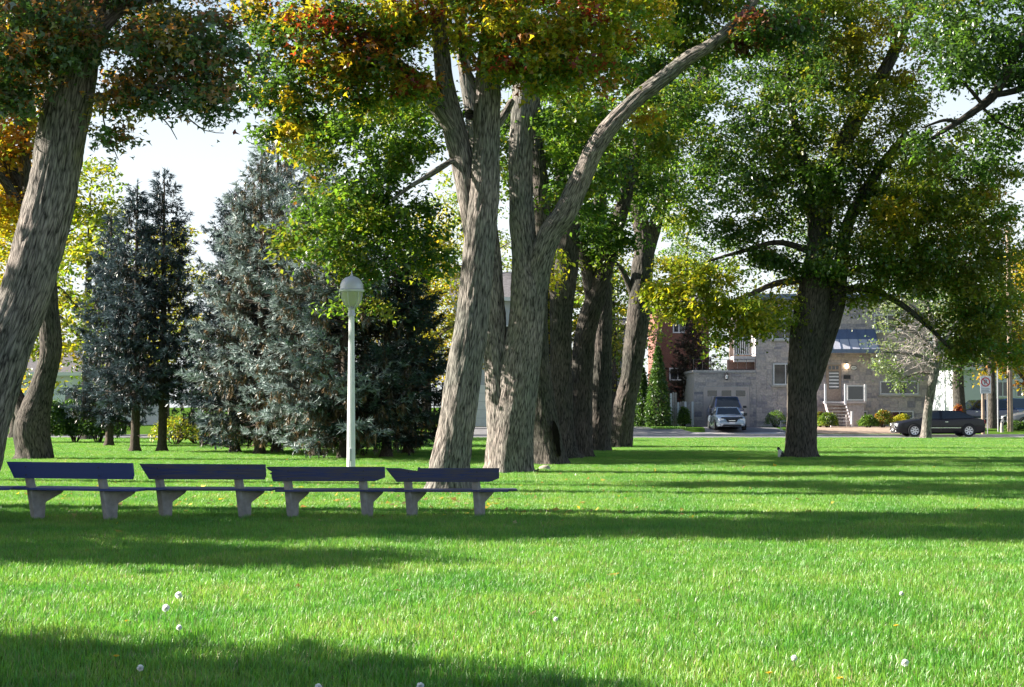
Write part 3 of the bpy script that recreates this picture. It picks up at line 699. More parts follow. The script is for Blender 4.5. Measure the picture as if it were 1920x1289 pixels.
# the hollow: near-black patch on the bark, a hole's shade put into its colour
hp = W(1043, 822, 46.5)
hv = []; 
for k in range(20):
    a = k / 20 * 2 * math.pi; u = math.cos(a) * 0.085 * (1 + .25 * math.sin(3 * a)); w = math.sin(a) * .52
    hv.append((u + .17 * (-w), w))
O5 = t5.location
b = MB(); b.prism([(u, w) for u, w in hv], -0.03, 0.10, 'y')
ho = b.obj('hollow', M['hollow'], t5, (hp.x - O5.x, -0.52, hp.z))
ho['label'] = 'dark slot in the trunk, its shade put into the colour'

tree_from_photo('maple_tree', 'straight dark maple trunk in the middle of the row behind the twin-stemmed tree', 51.5,
    [(1062, 869, 0, 62), (1058, 850, 0, 52), (1053, 790, 0, 44), (1052, 700, 0, 40), (1052, 600, 0, 40), (1056, 540, 0, 46), (1064, 470, 0, 44), (1075, 380, 0, 34), (1085, 280, 0, 26), (1090, 100, 0, 14)],
    [[(1045, 560, 0, 26), (1036, 500, 0, 22), (1030, 430, .2, 18), (1010, 330, .4, 12)], [(1072, 420, 0, 22), (1050, 330, .2, 18), (1040, 240, .3, 12)]],
    [(1080, 330, 70, 80, .5, 1.8, 24, P_G), (1120, 430, 60, 60, 1, 1.5, 16, P_G), (1040, 200, 90, 90, .5, 1.8, 26, P_G)],
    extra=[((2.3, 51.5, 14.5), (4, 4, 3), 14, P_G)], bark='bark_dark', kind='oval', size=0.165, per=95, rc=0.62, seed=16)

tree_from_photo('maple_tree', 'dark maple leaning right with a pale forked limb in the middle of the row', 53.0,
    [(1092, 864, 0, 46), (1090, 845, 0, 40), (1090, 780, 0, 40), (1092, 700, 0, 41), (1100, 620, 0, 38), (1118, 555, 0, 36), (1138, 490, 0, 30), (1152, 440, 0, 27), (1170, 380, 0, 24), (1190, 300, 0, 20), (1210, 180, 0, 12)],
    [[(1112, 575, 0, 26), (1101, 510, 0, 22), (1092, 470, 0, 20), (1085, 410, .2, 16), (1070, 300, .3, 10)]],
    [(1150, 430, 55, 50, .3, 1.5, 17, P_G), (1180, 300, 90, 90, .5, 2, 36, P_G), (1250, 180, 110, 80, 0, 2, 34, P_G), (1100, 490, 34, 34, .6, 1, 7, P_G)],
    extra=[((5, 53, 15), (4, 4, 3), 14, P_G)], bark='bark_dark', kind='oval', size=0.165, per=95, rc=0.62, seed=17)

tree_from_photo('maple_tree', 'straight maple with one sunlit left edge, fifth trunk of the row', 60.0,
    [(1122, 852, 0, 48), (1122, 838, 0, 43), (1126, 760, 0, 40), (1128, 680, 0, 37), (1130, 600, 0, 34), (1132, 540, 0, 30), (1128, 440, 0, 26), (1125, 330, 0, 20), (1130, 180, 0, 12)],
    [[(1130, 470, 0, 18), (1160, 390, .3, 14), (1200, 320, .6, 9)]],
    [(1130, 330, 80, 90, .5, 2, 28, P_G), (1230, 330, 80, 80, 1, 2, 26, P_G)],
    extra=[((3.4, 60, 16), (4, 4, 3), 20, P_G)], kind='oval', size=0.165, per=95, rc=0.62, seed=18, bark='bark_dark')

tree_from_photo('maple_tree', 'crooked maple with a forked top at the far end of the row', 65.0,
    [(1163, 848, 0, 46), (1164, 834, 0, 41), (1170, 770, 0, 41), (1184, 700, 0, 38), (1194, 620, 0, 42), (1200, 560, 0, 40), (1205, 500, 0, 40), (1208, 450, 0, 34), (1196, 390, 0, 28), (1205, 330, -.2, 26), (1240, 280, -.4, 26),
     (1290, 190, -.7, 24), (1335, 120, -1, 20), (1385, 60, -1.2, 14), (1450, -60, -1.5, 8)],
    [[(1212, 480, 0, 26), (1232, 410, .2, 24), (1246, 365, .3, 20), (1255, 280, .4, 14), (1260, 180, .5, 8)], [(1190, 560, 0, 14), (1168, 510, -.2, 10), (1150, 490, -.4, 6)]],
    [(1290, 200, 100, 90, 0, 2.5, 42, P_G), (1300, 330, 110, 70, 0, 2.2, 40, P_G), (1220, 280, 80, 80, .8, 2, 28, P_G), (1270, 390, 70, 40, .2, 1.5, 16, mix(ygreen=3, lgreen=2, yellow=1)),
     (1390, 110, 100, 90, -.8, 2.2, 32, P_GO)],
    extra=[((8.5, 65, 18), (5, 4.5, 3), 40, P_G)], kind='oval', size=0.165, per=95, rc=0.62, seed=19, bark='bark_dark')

P_10 = mix(dgreen=3.5, green=4, olive=2, lgreen=1.5)
P_10o = mix(olive=4, ygreen=3, lgreen=2, green=1, gold=.6)
P_10y = mix(yellow=4, ygreen=4, lgreen=1)
tree_from_photo('maple_tree', 'big broad maple with dark trunk and yellow lower leaves before the stone house', 52.5,
    [(1502, 868, 0, 66), (1502, 850, 0, 58), (1503, 800, 0, 55), (1505, 720, 0, 54), (1510, 650, 0, 60), (1520, 590, 0, 64), (1528, 540, 0, 60), (1535, 480, 0, 48), (1540, 400, 0, 40), (1560, 320, 0, 35), (1600, 230, 0, 29),
     (1660, 130, 0, 23), (1700, 40, 0, 17), (1740, -100, 0, 9)],
    [[(1508, 760, .05, 26), (1534, 680, .1, 34), (1568, 570, .1, 32), (1576, 500, .2, 26), (1590, 420, .3, 22), (1640, 330, .4, 18), (1700, 250, .5, 12)],
     [(1560, 548, 0, 16), (1620, 542, -.3, 13), (1680, 565, -.6, 11), (1740, 612, -.9, 8), (1782, 655, -1.1, 5)], [(1570, 520, 0, 13), (1640, 498, .3, 10), (1720, 498, .6, 7), (1800, 492, .9, 4)],
     [(1515, 525, 0, 16), (1455, 532, -.3, 11), (1400, 555, -.6, 8), (1330, 580, -1, 5)], [(1528, 475, 0, 14), (1460, 455, .3, 10), (1390, 472, .5, 7), (1320, 492, .6, 4)],
     [(1536, 450, 0, 22), (1512, 330, 0, 18), (1485, 200, 0, 13), (1470, 60, 0, 9)]],
    [(1500, 200, 120, 130, 0, 3, 75, P_10), (1520, 350, 110, 90, 0, 2.6, 55, P_10), (1400, 290, 90, 110, .5, 2.4, 48, P_10), (1620, 200, 100, 110, 0, 2.6, 46, P_10o), (1650, 80, 100, 80, 0, 2.4, 34, mix(gold=4, yellow=2, olive=2)),
     (1690, 330, 110, 100, 0, 2.6, 52, P_10o), (1790, 400, 90, 80, -.5, 2.2, 40, P_10o), (1640, 450, 100, 70, -.4, 2.2, 36, P_10o), (1775, 510, 100, 60, -.6, 2, 36, mix(olive=4, green=2, lgreen=2)), (1830, 600, 60, 60, -.8, 1.6, 22, mix(olive=4, green=3)),
     (1690, 505, 90, 30, -.4, 1.4, 18, mix(lgreen=3, olive=2, green=2)), (1800, 655, 40, 30, -1, 1.0, 9, mix(olive=3, green=3)),
     (1290, 500, 50, 35, -3.0, 1.0, 13, P_10y), (1290, 560, 62, 42, -3.2, 1.2, 25, P_10y), (1370, 576, 60, 34, -3.0, 1.2, 20, P_10y), (1435, 603, 42, 18, -3.1, .8, 8, P_10y), (1362, 632, 26, 14, -3.2, .5, 4, P_10y),
     (1450, 480, 60, 30, 0, 1.4, 17, P_10), (1450, 570, 60, 45, -.5, 1.2, 18, mix(ygreen=3, olive=2, green=2, yellow=1)), (1380, 430, 80, 30, .3, 1.4, 18, P_10), (1640, 545, 60, 24, -.8, 1.0, 11, P_10o), (1735, 590, 36, 24, -1, .8, 3, P_10o), (1620, -30, 260, 45, .3, 2.4, 46, P_10o), (1480, 10, 130, 50, .3, 2.4, 24, P_10), (1560, 480, 80, 45, -1, 1.2, 18, P_10),
     (1660, 400, 50, 30, -2, .7, 9, mix(yellow=2, gold=2, ygreen=2)), (1480, 90, 90, 90, .5, 2.4, 30, P_10), (1560, 30, 110, 60, .5, 2.4, 30, P_10o), (1800, 280, 60, 60, .5, 1.6, 16, P_10o), (1880, 450, 60, 70, -.3, 1.8, 24, P_10o), (1850, 340, 70, 50, 0, 1.8, 20, P_10o), (1730, 430, 90, 70, .8, 2, 26, P_10o), (1620, 330, 90, 80, .8, 2, 24, P_10), (1700, 180, 60, 60, .4, 1.6, 14, P_10o), (1230, 540, 26, 26, -3.2, .6, 6, P_10y), (1850, 540, 70, 80, -.5, 1.8, 30, P_10o), (1890, 640, 40, 50, -.6, 1.2, 14, P_10o), (1560, 120, 90, 80, .3, 2.2, 24, P_10), (1430, 370, 80, 60, -.4, 1.6, 16, P_10), (1340, 520, 70, 40, -3.1, 1.0, 9, P_10y)],
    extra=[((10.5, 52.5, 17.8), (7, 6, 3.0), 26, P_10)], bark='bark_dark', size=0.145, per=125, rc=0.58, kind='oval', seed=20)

tree_from_photo('oak_tree', 'dark green tree reaching in from the upper right corner', 45.0,
    [(2110, 879, 0, 74), (2105, 850, 0, 62), (2100, 700, 0, 56), (2075, 450, 0, 52), (2045, 250, 0, 46), (2010, 60, 0, 38), (1990, -100, 0, 28), (1970, -320, 0, 12)],
    [[(2000, 0, 0, 28), (1950, 30, 0, 23), (1905, 100, -.1, 19), (1868, 172, -.2, 17), (1835, 203, -.3, 14), (1790, 233, -.4, 10), (1735, 268, -.5, 5)], [(1960, 150, -.2, 14), (1905, 170, -.2, 12), (1868, 178, -.2, 11)],
     [(1845, 200, -.3, 8), (1822, 172, -.4, 7), (1800, 148, -.5, 4)], [(1800, 230, -.4, 7), (1770, 226, -.5, 6), (1730, 240, -.6, 3)], [(1845, 205, -.3, 6), (1880, 235, -.3, 5), (1915, 250, -.3, 4)]],
    [(1850, 70, 95, 70, 0, 1.8, 40, mix(dgreen=5, green=2)), (1790, 130, 55, 50, 0, 1.4, 14, mix(dgreen=5, green=2)), (1900, 230, 60, 50, 0, 1.6, 22, mix(dgreen=5, green=2)), (1770, 40, 70, 50, .4, 1.4, 16, mix(dgreen=4, green=2, olive=1)),
     (1840, 290, 50, 28, 0, 1, 8, mix(dgreen=4, green=2)), (1980, 150, 90, 130, 0, 2, 40, mix(dgreen=4, green=3)), (1740, 270, 34, 22, -.4, .6, 5, mix(dgreen=4, green=3)), (1850, -30, 130, 45, 0, 1.8, 32, mix(dgreen=5, green=2)), (1890, 130, 60, 50, .3, 1.4, 16, mix(dgreen=5, green=2))],
    extra=[((15, 45, 13.5), (5, 5, 3), 60, mix(dgreen=4, green=3))], bark='bark_silhouette', size=0.16, per=70, rc=0.5, seed=21, kind='oval')

# small half-bare tree at the road
tree_from_photo('small_tree', 'small slender tree with pale bare twigs and grey-green leaves before the black sedan', 82.5,
    [(1735, 826, 0, 22), (1736, 815, 0, 18), (1740, 770, 0, 16), (1748, 720, 0, 16), (1756, 685, 0, 15), (1763, 655, 0, 13), (1752, 620, 0, 10), (1740, 570, 0, 6)],
    [[(1757, 690, 0, 9), (1730, 670, -.2, 7), (1690, 662, -.4, 5), (1655, 660, -.6, 3)], [(1760, 665, 0, 9), (1725, 630, 0, 7), (1690, 615, 0, 5), (1650, 610, 0, 3)], [(1762, 655, 0, 8), (1790, 610, .2, 6), (1815, 570, .3, 4)],
     [(1752, 700, 0, 7), (1720, 700, .3, 5), (1690, 712, .4, 3)], [(1750, 615, 0, 7), (1710, 575, .2, 5), (1680, 560, .3, 3)], [(1760, 650, 0, 7), (1790, 650, -.3, 5), (1820, 665, -.4, 3)]],
    [(1665, 590, 40, 45, 0, 1.2, 30, mix(sage=4, silver=2, lgreen=1)), (1650, 660, 30, 45, 0, 1.0, 20, mix(sage=4, silver=2, lgreen=1)), (1690, 700, 45, 28, 0, 1.0, 20, mix(sage=4, lgreen=1)), (1715, 540, 60, 40, .3, 1.4, 22, mix(sage=3, silver=3)),
     (1790, 580, 60, 60, .6, 1.6, 20, mix(sage=2, silver=3)), (1790, 690, 40, 30, .4, 1.2, 12, mix(sage=3, green=2))],
    bark='bark', size=0.16, per=26, rc=0.5, seed=22, ridge=.006, branch_r=0.03, kind='oval', twig='pale_twig')
_st = [o for o in C.objects if o.name.startswith('small_tree')][0]
rng = np.random.default_rng(5); paths = []
for k in range(260):     # the tangle of pale bare twigs
    a = W(rng.uniform(1700, 1765), rng.uniform(600, 690), 82.5); a = np.array(a) + np.array([0, rng.normal(0, .6), 0])
    d = np.array([rng.normal(-.5, .7), rng.normal(0, .6), rng.normal(.25, .5)]); d *= rng.uniform(.5, 1.4) / np.linalg.norm(d)
    tt = np.linspace(0, 1, 5)[:, None]; P = a + d * tt + rng.normal(0, .04, (5, 3)) + np.array([0, 0, -.35]) * tt ** 2
    paths.append(np.concatenate([P - np.array(_st.location), np.linspace(.016, .006, 5)[:, None]], 1))
Vb, Fb = thin_tubes(paths, 3); link('bare_twig_tangle', mesh_np('bare_twig_tangle', Vb, Fb, M['pale_twig']), _st)

# ------------------------------------------------------------------ generic trees (off to the left, and beyond the road)
def free_tree(name, label, X, Y, H, R, pal, seed, zlow=0.3, trunk_r=0.35, n=170, per=45, size=0.22, rc=0.7, z0=0.0, leaf='leaf_far', lean=0.0, group=None):
    rng = np.random.default_rng(seed)
    t = thing(name, label, 'tree', (X, Y, z0), group=group)
    main = np.array([(0, 0, -.1, trunk_r * 1.3), (lean * .1, 0, .4, trunk_r), (lean * .4, rng.normal(0, .2), H * .3, trunk_r * .8), (lean * .8, rng.normal(0, .4), H * .6, trunk_r * .5), (lean, 0, H * .92, .04)])
    S = catmull(main, .3); V, Fq, B = tube(S[:, :3], S[:, 3], 18, .012, True, seed)
    link('trunk', mesh_np('trunk', V, Fq, M['bark_dark'], barkco=B, smooth=True), t)
    skel = [S[S[:, 2] > H * zlow * .8]]
    for k in range(5):
        a = k * 1.26 + rng.uniform(0, 1); h = H * (zlow + max(0.02, .6 - zlow) * rng.random()); L = R * .75
        L0 = np.array([lean * h / H, 0, h]); e = L0 + np.array([math.cos(a) * L, math.sin(a) * L, L * rng.uniform(.3, .9)])
        m = (L0 + e) / 2 + np.array([0, 0, .15 * L]); arr = np.array([(*L0, trunk_r * .4), (*m, trunk_r * .28), (*e, .03)])
        s = catmull(arr, .4); V, Fq, B = tube(s[:, :3], s[:, 3], 9, 0, False, seed + k)
        link('limb', mesh_np('limb', V, Fq, M['bark_dark'], barkco=B, smooth=True), t); skel.append(s)
    blobs = []
    nb = 9
    for k in range(nb):
        u = (k + .5) / nb; z = H * (zlow + .06 + (0.94 - zlow) * u); a = k * 2.4 + rng.uniform(0, .8)
        rr = R * (0.62 if u < .75 else .42); q = R * .5 * math.sin(math.pi * min(1, u + .15)) 
        blobs.append(((lean * u + math.cos(a) * q, math.sin(a) * q, z), (rr, rr, H * .12), n // nb, pal))
    # crown_build works in world space for its in-picture test, so shift there and back
    off = np.array([X, Y, z0]); sk = np.concatenate(skel); sk = sk.copy(); sk[:, :3] += off
    V, Fi, col, paths = crown_build(rng, sk, [(tuple(np.array(c) + off), r_, n_, p_) for c, r_, n_, p_ in blobs], 'oval', size, per, rc, .05)
    link('crown', mesh_np('crown', V - off, Fi, M[leaf], col=col), t)
    Vb, Fb = thin_tubes(paths, 3); link('branchwork', mesh_np('branchwork', Vb - off, Fb, M['twig']), t)
    return t

# park trees left of the picture: their shade lies across the lawn
P_S = mix(green=3, olive=2, gold=1)
free_tree('park_tree', 'tall green tree standing outside the picture left of the benches', -21.5, 25.6, 15, 3.0, P_S, 41, .36, .45, n=380, per=170, size=.16, rc=.7)
free_tree('park_tree', 'second tall tree outside the picture, farther left of the benches', -28.5, 26.2, 15, 3.0, P_S, 43, .42, .45, n=280, per=150, size=.16, rc=.7)
free_tree('park_tree', 'small tree outside the picture, left of the shaded lawn', -17.0, 20.1, 8.0, 2.5, P_S, 42, .36, .3, n=150, per=150, size=.16, rc=.6)
free_tree('park_tree', 'broad low tree outside the picture at the near left', -15.5, 11.7, 7.9, 2.4, P_S, 44, .38, .35, n=190, per=150, size=.16, rc=.6)
free_tree('park_tree', 'high-crowned tree outside the picture left of the lamp post', -18.5, 37.2, 17.5, 2.9, P_S, 45, .66, .4, n=210, per=150, size=.16, rc=.65)

# trees beyond the road and behind the spruces
P_Y = mix(ygreen=4, yellow=2, lgreen=3, olive=2)
P_YG = mix(yellow=3, gold=2, ygreen=3, olive=2)
far = [
    ('yellow_tree', 'yellow-green tree between the leaning trunk and the blue spruces', 165, 80, 13.5, 4.2, P_Y),
    ('yellow_tree', 'tall yellow-green tree at the far left behind the curved trunk', 30, 84, 14, 4.5, P_YG),
    ('yellow_tree', 'golden tree far behind the two dark blue spruces', 310, 106, 13, 4.5, P_YG),
    ('yellow_tree', 'yellow-olive tree behind the lamp post and the dark spruce', 800, 97, 12.5, 4.0, P_YG),
    ('green_tree', 'green tree far behind the silver spruces', 600, 112, 17, 6, P_G),
    ('green_tree', 'tall green tree behind the central maples', 880, 118, 18, 6.5, P_Y),
    ('yellow_tree', 'yellow tree seen between the trunks of the row', 1030, 110, 13, 4.5, P_YG),
    ('green_tree', 'light green tree behind the two pointed cedars', 1150, 108, 12, 4.5, P_Y),
    ('green_tree', 'dim green tree behind the red brick house', 1290, 134, 17, 6.5, P_G),
    ('green_tree', 'tall green tree rising behind the stone house', 1520, 128, 22, 8, P_G),
    ('green_tree', 'green tree at the right behind the stone house', 1720, 122, 21, 7.5, P_GO),
    ('orange_tree', 'orange-yellow tree beside the utility pole at the right edge', 1935, 99, 10.5, 3.8, mix(gold=3, orange=2, yellow=3, ygreen=1)),
    ('green_tree', 'green tree down the street at the right', 1850, 116, 17, 5.5, mix(green=3, sage=2, rust=1, olive=2)),
]
for i, (nm, lb, px, Y, H, R, pal) in enumerate(far):
    free_tree(nm, lb, GX(px, Y), Y, H, R, pal, 60 + i, .22, .3, n=210, per=44, size=.26, rc=.8, z0=yard_z(Y) if Y > ROAD1 else 0)

# ------------------------------------------------------------------ spruces
def spruce_mesh(seed, H, R, z0, cols):
    """needle tufts (V,F,col) and branch paths of one spruce"""
    rng = np.random.default_rng(seed); tips, dirs, cc, paths = [], [], [], []
    outer, mid, brown = [np.array(c) for c in cols]
    z = z0
    while z < H - .15:
        u = (z - z0) / (H - z0); L0 = R * (1 - u) ** .8 * (0.55 + .45 * min(1, (u + .03) / .14)) + .08
        nb = 9 if u < .8 else 6
        for k in range(nb):
            a = rng.uniform(0, 2 * math.pi); L = L0 * rng.uniform(.5, 1.28)
            if rng.random() < .14 + .25 * max(0, mnoise.noise((z * .7, math.cos(a) * 1.3 + seed, math.sin(a) * 1.3))): continue
            zz = z + rng.uniform(-.15, .15); dro = -.42 * (1 - u) + .35 * u + rng.normal(0, .06)
            s = np.linspace(0, 1, 7)
            r_ = s * L; h_ = zz + dro * L * s + .30 * L * s ** 2.2
            p = np.stack([np.cos(a) * r_, np.sin(a) * r_, h_], 1)
            paths.append(np.concatenate([p, np.linspace(.028 * (1 - u) + .008, .005, 7)[:, None]], 1))
            nt_ = int(6 + L * 9)
            for q in range(nt_):        # side shoots
                sq = rng.uniform(.22, 1) ** .75; i0 = min(5, int(sq * 6)); fr = sq * 6 - i0
                base = p[i0] * (1 - fr) + p[i0 + 1] * fr
                side = rng.choice([-1, 1]) * rng.uniform(.5, 1.1); aa = a + side
                sl = (0.16 + .34 * L * (1 - sq) ** .8 * .6) * rng.uniform(.7, 1.3)
                dvec = np.array([math.cos(aa), math.sin(aa), rng.normal(-.12, .22)])
                m = max(2, int(sl / .075))
                hang = rng.random() < .30 and sq < .85
                for w in range(m):
                    f_ = (w + 1) / m
                    if hang:
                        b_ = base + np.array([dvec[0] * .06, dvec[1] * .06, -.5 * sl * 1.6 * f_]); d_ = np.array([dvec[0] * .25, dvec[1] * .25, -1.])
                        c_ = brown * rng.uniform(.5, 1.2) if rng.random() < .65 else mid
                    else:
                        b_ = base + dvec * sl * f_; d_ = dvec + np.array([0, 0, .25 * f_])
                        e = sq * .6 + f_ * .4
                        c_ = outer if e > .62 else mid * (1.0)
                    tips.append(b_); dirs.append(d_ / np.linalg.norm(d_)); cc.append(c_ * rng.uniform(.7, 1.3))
        z += .27 * rng.uniform(.8, 1.2)
    for k in range(14):
        tips.append(np.array([0, 0, H - .9 + k * .075])); dirs.append(np.array([rng.normal(0, .3), rng.normal(0, .3), 1.])); cc.append(outer)
    tips = np.array(tips); dirs = np.array(dirs); cc = np.array(cc); n = len(tips)
    Vs, Fs, Cs = [], [], []
    ref = np.array([0, 0, 1.0])
    for k in range(4):
        d = dirs + rng.normal(0, .42, (n, 3)); d /= np.linalg.norm(d, axis=1)[:, None]
        sdir = np.cross(d, ref + rng.normal(0, .5, (n, 3))); sdir /= np.linalg.norm(sdir, axis=1)[:, None] + 1e-9
        ln = rng.uniform(.13, .25, n)[:, None]; wd = rng.uniform(.013, .027, n)[:, None]
        V = np.stack([tips - sdir * wd, tips + sdir * wd, tips + d * ln], 1)
        Vs.append(V.reshape(-1, 3)); Fs.append(np.arange(n * 3).reshape(n, 3) + k * n * 3); Cs.append(np.repeat(cc, 3, axis=0))
    return np.concatenate(Vs), np.concatenate(Fs), np.concatenate(Cs), paths

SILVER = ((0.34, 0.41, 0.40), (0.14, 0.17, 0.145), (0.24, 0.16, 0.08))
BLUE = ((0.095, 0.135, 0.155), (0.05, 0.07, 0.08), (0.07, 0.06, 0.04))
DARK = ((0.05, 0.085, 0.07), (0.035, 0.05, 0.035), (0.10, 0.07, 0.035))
spr = [  # px, py base, py tip, half width px, tint, bare height m, label
    (253, 849, 345, 72, BLUE, 2.0, 'dark blue spruce at the left of the spruce group'),
    (304, 849, 322, 80, BLUE, 2.2, 'dark blue spruce with a clear pointed top, second from the left'),
    (205, 838, 400, 62, BLUE, 1.3, 'shaded blue spruce half hidden at the far left of the spruces'),
    (440, 851, 345, 100, BLUE, .8, 'blue-grey spruce left of the silver spruces, with low branches'),
    (518, 848, 205, 112, SILVER, 1.2, 'tallest spruce with its thin top above the others'),
    (487, 854, 275, 112, SILVER, 1.0, 'silver-blue spruce left of the lamp post, sunlit on its left'),
    (592, 858, 255, 118, SILVER, 1.0, 'silver spruce with brown hanging twigs just left of the lamp post'),
    (645, 861, 350, 105, SILVER, 0.9, 'silver-brown spruce directly behind the lamp post'),
    (725, 860, 360, 118, DARK, .8, 'dark green spruce right of the lamp post'),
    (765, 853, 470, 80, DARK, 1.0, 'dark shaded spruce at the right end of the group'),
    (545, 838, 420, 120, DARK, 1.0, 'dark spruce hidden behind the silver spruces'),
]
for i, (px, pb, pt, hw, tint, z0, lb) in enumerate(spr):
    p = gnd(px, pb); Y = p.y; H = W(px, pt, Y).z; R = hw / F * Y * 1.3
    t = thing('spruce_tree', lb, 'spruce', (p.x, p.y, 0), group='spruces beside the lamp post')
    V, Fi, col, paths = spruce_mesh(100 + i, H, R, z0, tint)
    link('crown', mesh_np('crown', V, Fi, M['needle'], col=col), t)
    Vb, Fb = thin_tubes(paths, 3); link('branchwork', mesh_np('branchwork', Vb, Fb, M['twig']), t)
    arr = np.array([(0, 0, -.08, .24), (0, 0, .25, .17), (0.03, 0, H * .3, .14), (0, 0, H * .7, .07), (0, 0, H - .1, .015)]); S = catmull(arr, .25)
    V, Fq, B = tube(S[:, :3], S[:, 3], 16, .012, True, i); link('trunk', mesh_np('trunk', V, Fq, M['bark_spruce'], barkco=B, smooth=True), t)
    # a few dead stubs on the bare trunk
    rng = np.random.default_rng(i); pth = []
    for k in range(7):
        a = rng.uniform(0, 6.3); h = rng.uniform(.6, z0 + .8); L = rng.uniform(.3, 1.0)
        tt = np.linspace(0, 1, 4)[:, None]; pth.append(np.concatenate([np.array([0, 0, h]) + np.array([math.cos(a) * L, math.sin(a) * L, -.15]) * tt, np.linspace(.014, .004, 4)[:, None]], 1))
    Vb, Fb = thin_tubes(pth, 4); link('dead_branchwork', mesh_np('dead_branchwork', Vb, Fb, M['twig']), t)

# ------------------------------------------------------------------ shrubs, hedge, cedars
def shrub(name, label, X, Y, z0, rx, ry, h, pal, seed, n=26, per=70, size=.07, rc=.25, cat='shrub', kind='oval', cone=False, group=None, leaf='leaf_far'):
    rng = np.random.default_rng(seed); t = thing(name, label, cat, (X, Y, z0), group=group)
    names = [p[0] for p in pal]; w = np.array([p[1] for p in pal], float); w /= w.sum()
    m = n * per
    if cone:
        u = rng.uniform(0, 1, m) ** 1.25; a = rng.uniform(0, 6.283, m); prof = np.minimum(1, (1 - u) ** .75 * 1.15) * (1 + .08 * np.sin(a * 5 + u * 20)); q = rng.uniform(.72, 1.0, m)
        P = np.stack([np.cos(a) * rx * prof * q, np.sin(a) * ry * prof * q, .05 + u * h], 1)
    else:
        d = rng.normal(size=(m, 3)); d /= np.linalg.norm(d, axis=1)[:, None]; d[:, 2] = np.abs(d[:, 2]) * 1.0 - .25
        bump = np.array([1 + .28 * mnoise.noise((v[0] * 2.2 + seed, v[1] * 2.2, v[2] * 2.2)) for v in d]); q = rng.uniform(.6, 1, m) ** .5 * bump
        P = np.stack([d[:, 0] * rx * q, d[:, 1] * ry * q, h * .32 + d[:, 2] * h * .68 * q], 1); P[:, 2] = np.maximum(P[:, 2], .04)
    cl = np.array([mnoise.noise((v[0] * 3 + seed, v[1] * 3, v[2] * 3)) for v in P]); k = np.clip(((cl + .5) * len(names)).astype(int), 0, len(names) - 1)
    k = np.where(rng.random(m) < .5, rng.choice(len(names), m, p=w), k)
    col = np.array([PAL[x] for x in names])[k] * rng.uniform(.7, 1.3, (m, 1))
    V, Fi, cc = leaves(rng, P, size * rng.uniform(.7, 1.4, m), col, kind)
    link('crown', mesh_np('crown', V, Fi, M[leaf], col=cc), t)
    pth = []
    for s in range(10):
        a = rng.uniform(0, 6.3); tt = np.linspace(0, 1, 5)[:, None]; e = np.array([math.cos(a) * rx * .7, math.sin(a) * ry * .7, h * rng.uniform(.5, .85)]) if not cone else np.array([0, 0, h * .9])
        pth.append(np.concatenate([np.array([math.cos(a) * .05, math.sin(a) * .05, -.05]) * (1 - tt) + e * tt + rng.normal(0, .02, (5, 3)), np.linspace(.03, .008, 5)[:, None]], 1))
    Vb, Fb = thin_tubes(pth, 4); link('stem', mesh_np('stem', Vb, Fb, M['twig']), t)
    return t

for i, (px, lb) in enumerate(((85, 'dark hedge bush beside the curved trunk at the left'), (135, 'dark hedge bush in the middle of the hedge under the spruces'), (185, 'dark hedge bush at the right end of the hedge'))):
    shrub('hedge_bush', lb, GX(px, 73), 73 + (i % 2) * .6, 0, 1.3, 1.0, 2.5, mix(dgreen=5, green=1), 200 + i, n=60, size=.12, group='hedge behind the spruces')
for i, (px, py_t, hw, Y, lb) in enumerate(((1234, 652, 25, 100.5, 'pointed dark cedar nearest the white fence'), (1204, 690, 21, 101.5, 'pointed dark cedar behind the crooked maple'))):
    zt = W(px, py_t, Y).z; shrub('cedar_tree', lb, GX(px, Y), Y, yard_z(Y), hw / F * Y, hw / F * Y, zt - yard_z(Y), mix(dgreen=4, green=1), 210 + i, n=80, per=70, size=.16, cat='cedar', cone=True, group='cedars by the fence')
shr = [
    ('boxwood', 'round clipped green bush beside the garage wall', 1455, 783, 22, 100.5, 1.25, mix(lgreen=3, green=4)),
    ('garden_shrub', 'light green leafy shrub at the foot of the steps', 1552, 795, 19, 98.0, 1.15, mix(lgreen=3, green=3, ygreen=2)),
    ('garden_shrub', 'low green shrub right of the front steps', 1628, 797, 20, 98.0, 0.95, mix(lgreen=3, green=3)),
    ('garden_shrub', 'taller shrub with orange tips before the basement window', 1655, 787, 19, 98.6, 1.35, mix(lgreen=3, olive=2, orange=1, ygreen=2)),
    ('garden_shrub', 'bright yellow low shrub behind the black sedan hood', 1692, 786, 20, 99.2, 1.0, mix(yellow=3, ygreen=3)),
    ('garden_shrub', 'reddish shrub beside the steps behind the broad maple trunk', 1538, 780, 10, 99.5, 1.2, mix(rust=2, olive=2, lgreen=1)),
    ('garden_shrub', 'scarlet-leaved shrub showing above the roof of the black sedan', 1797, 772, 13, 95.5, 1.85, mix(red=5, orange=1)),
    ('garden_shrub', 'low green shrub beside the white fence', 1282, 778, 12, 101.5, 1.6, mix(lgreen=3, green=2)),
    ('garden_shrub', 'dark shrub at the foot of the utility pole', 1905, 800, 22, 95.5, .7, mix(dgreen=3, green=2)),
]
for i, (nm, lb, px, py, hw, Y, h, pal) in enumerate(shr):
    r = hw / F * Y; shrub(nm, lb, GX(px, Y), Y, yard_z(Y) - .02, r, r * .8, h, pal, 220 + i, n=30, per=70, size=.10 if nm != 'boxwood' else .07)
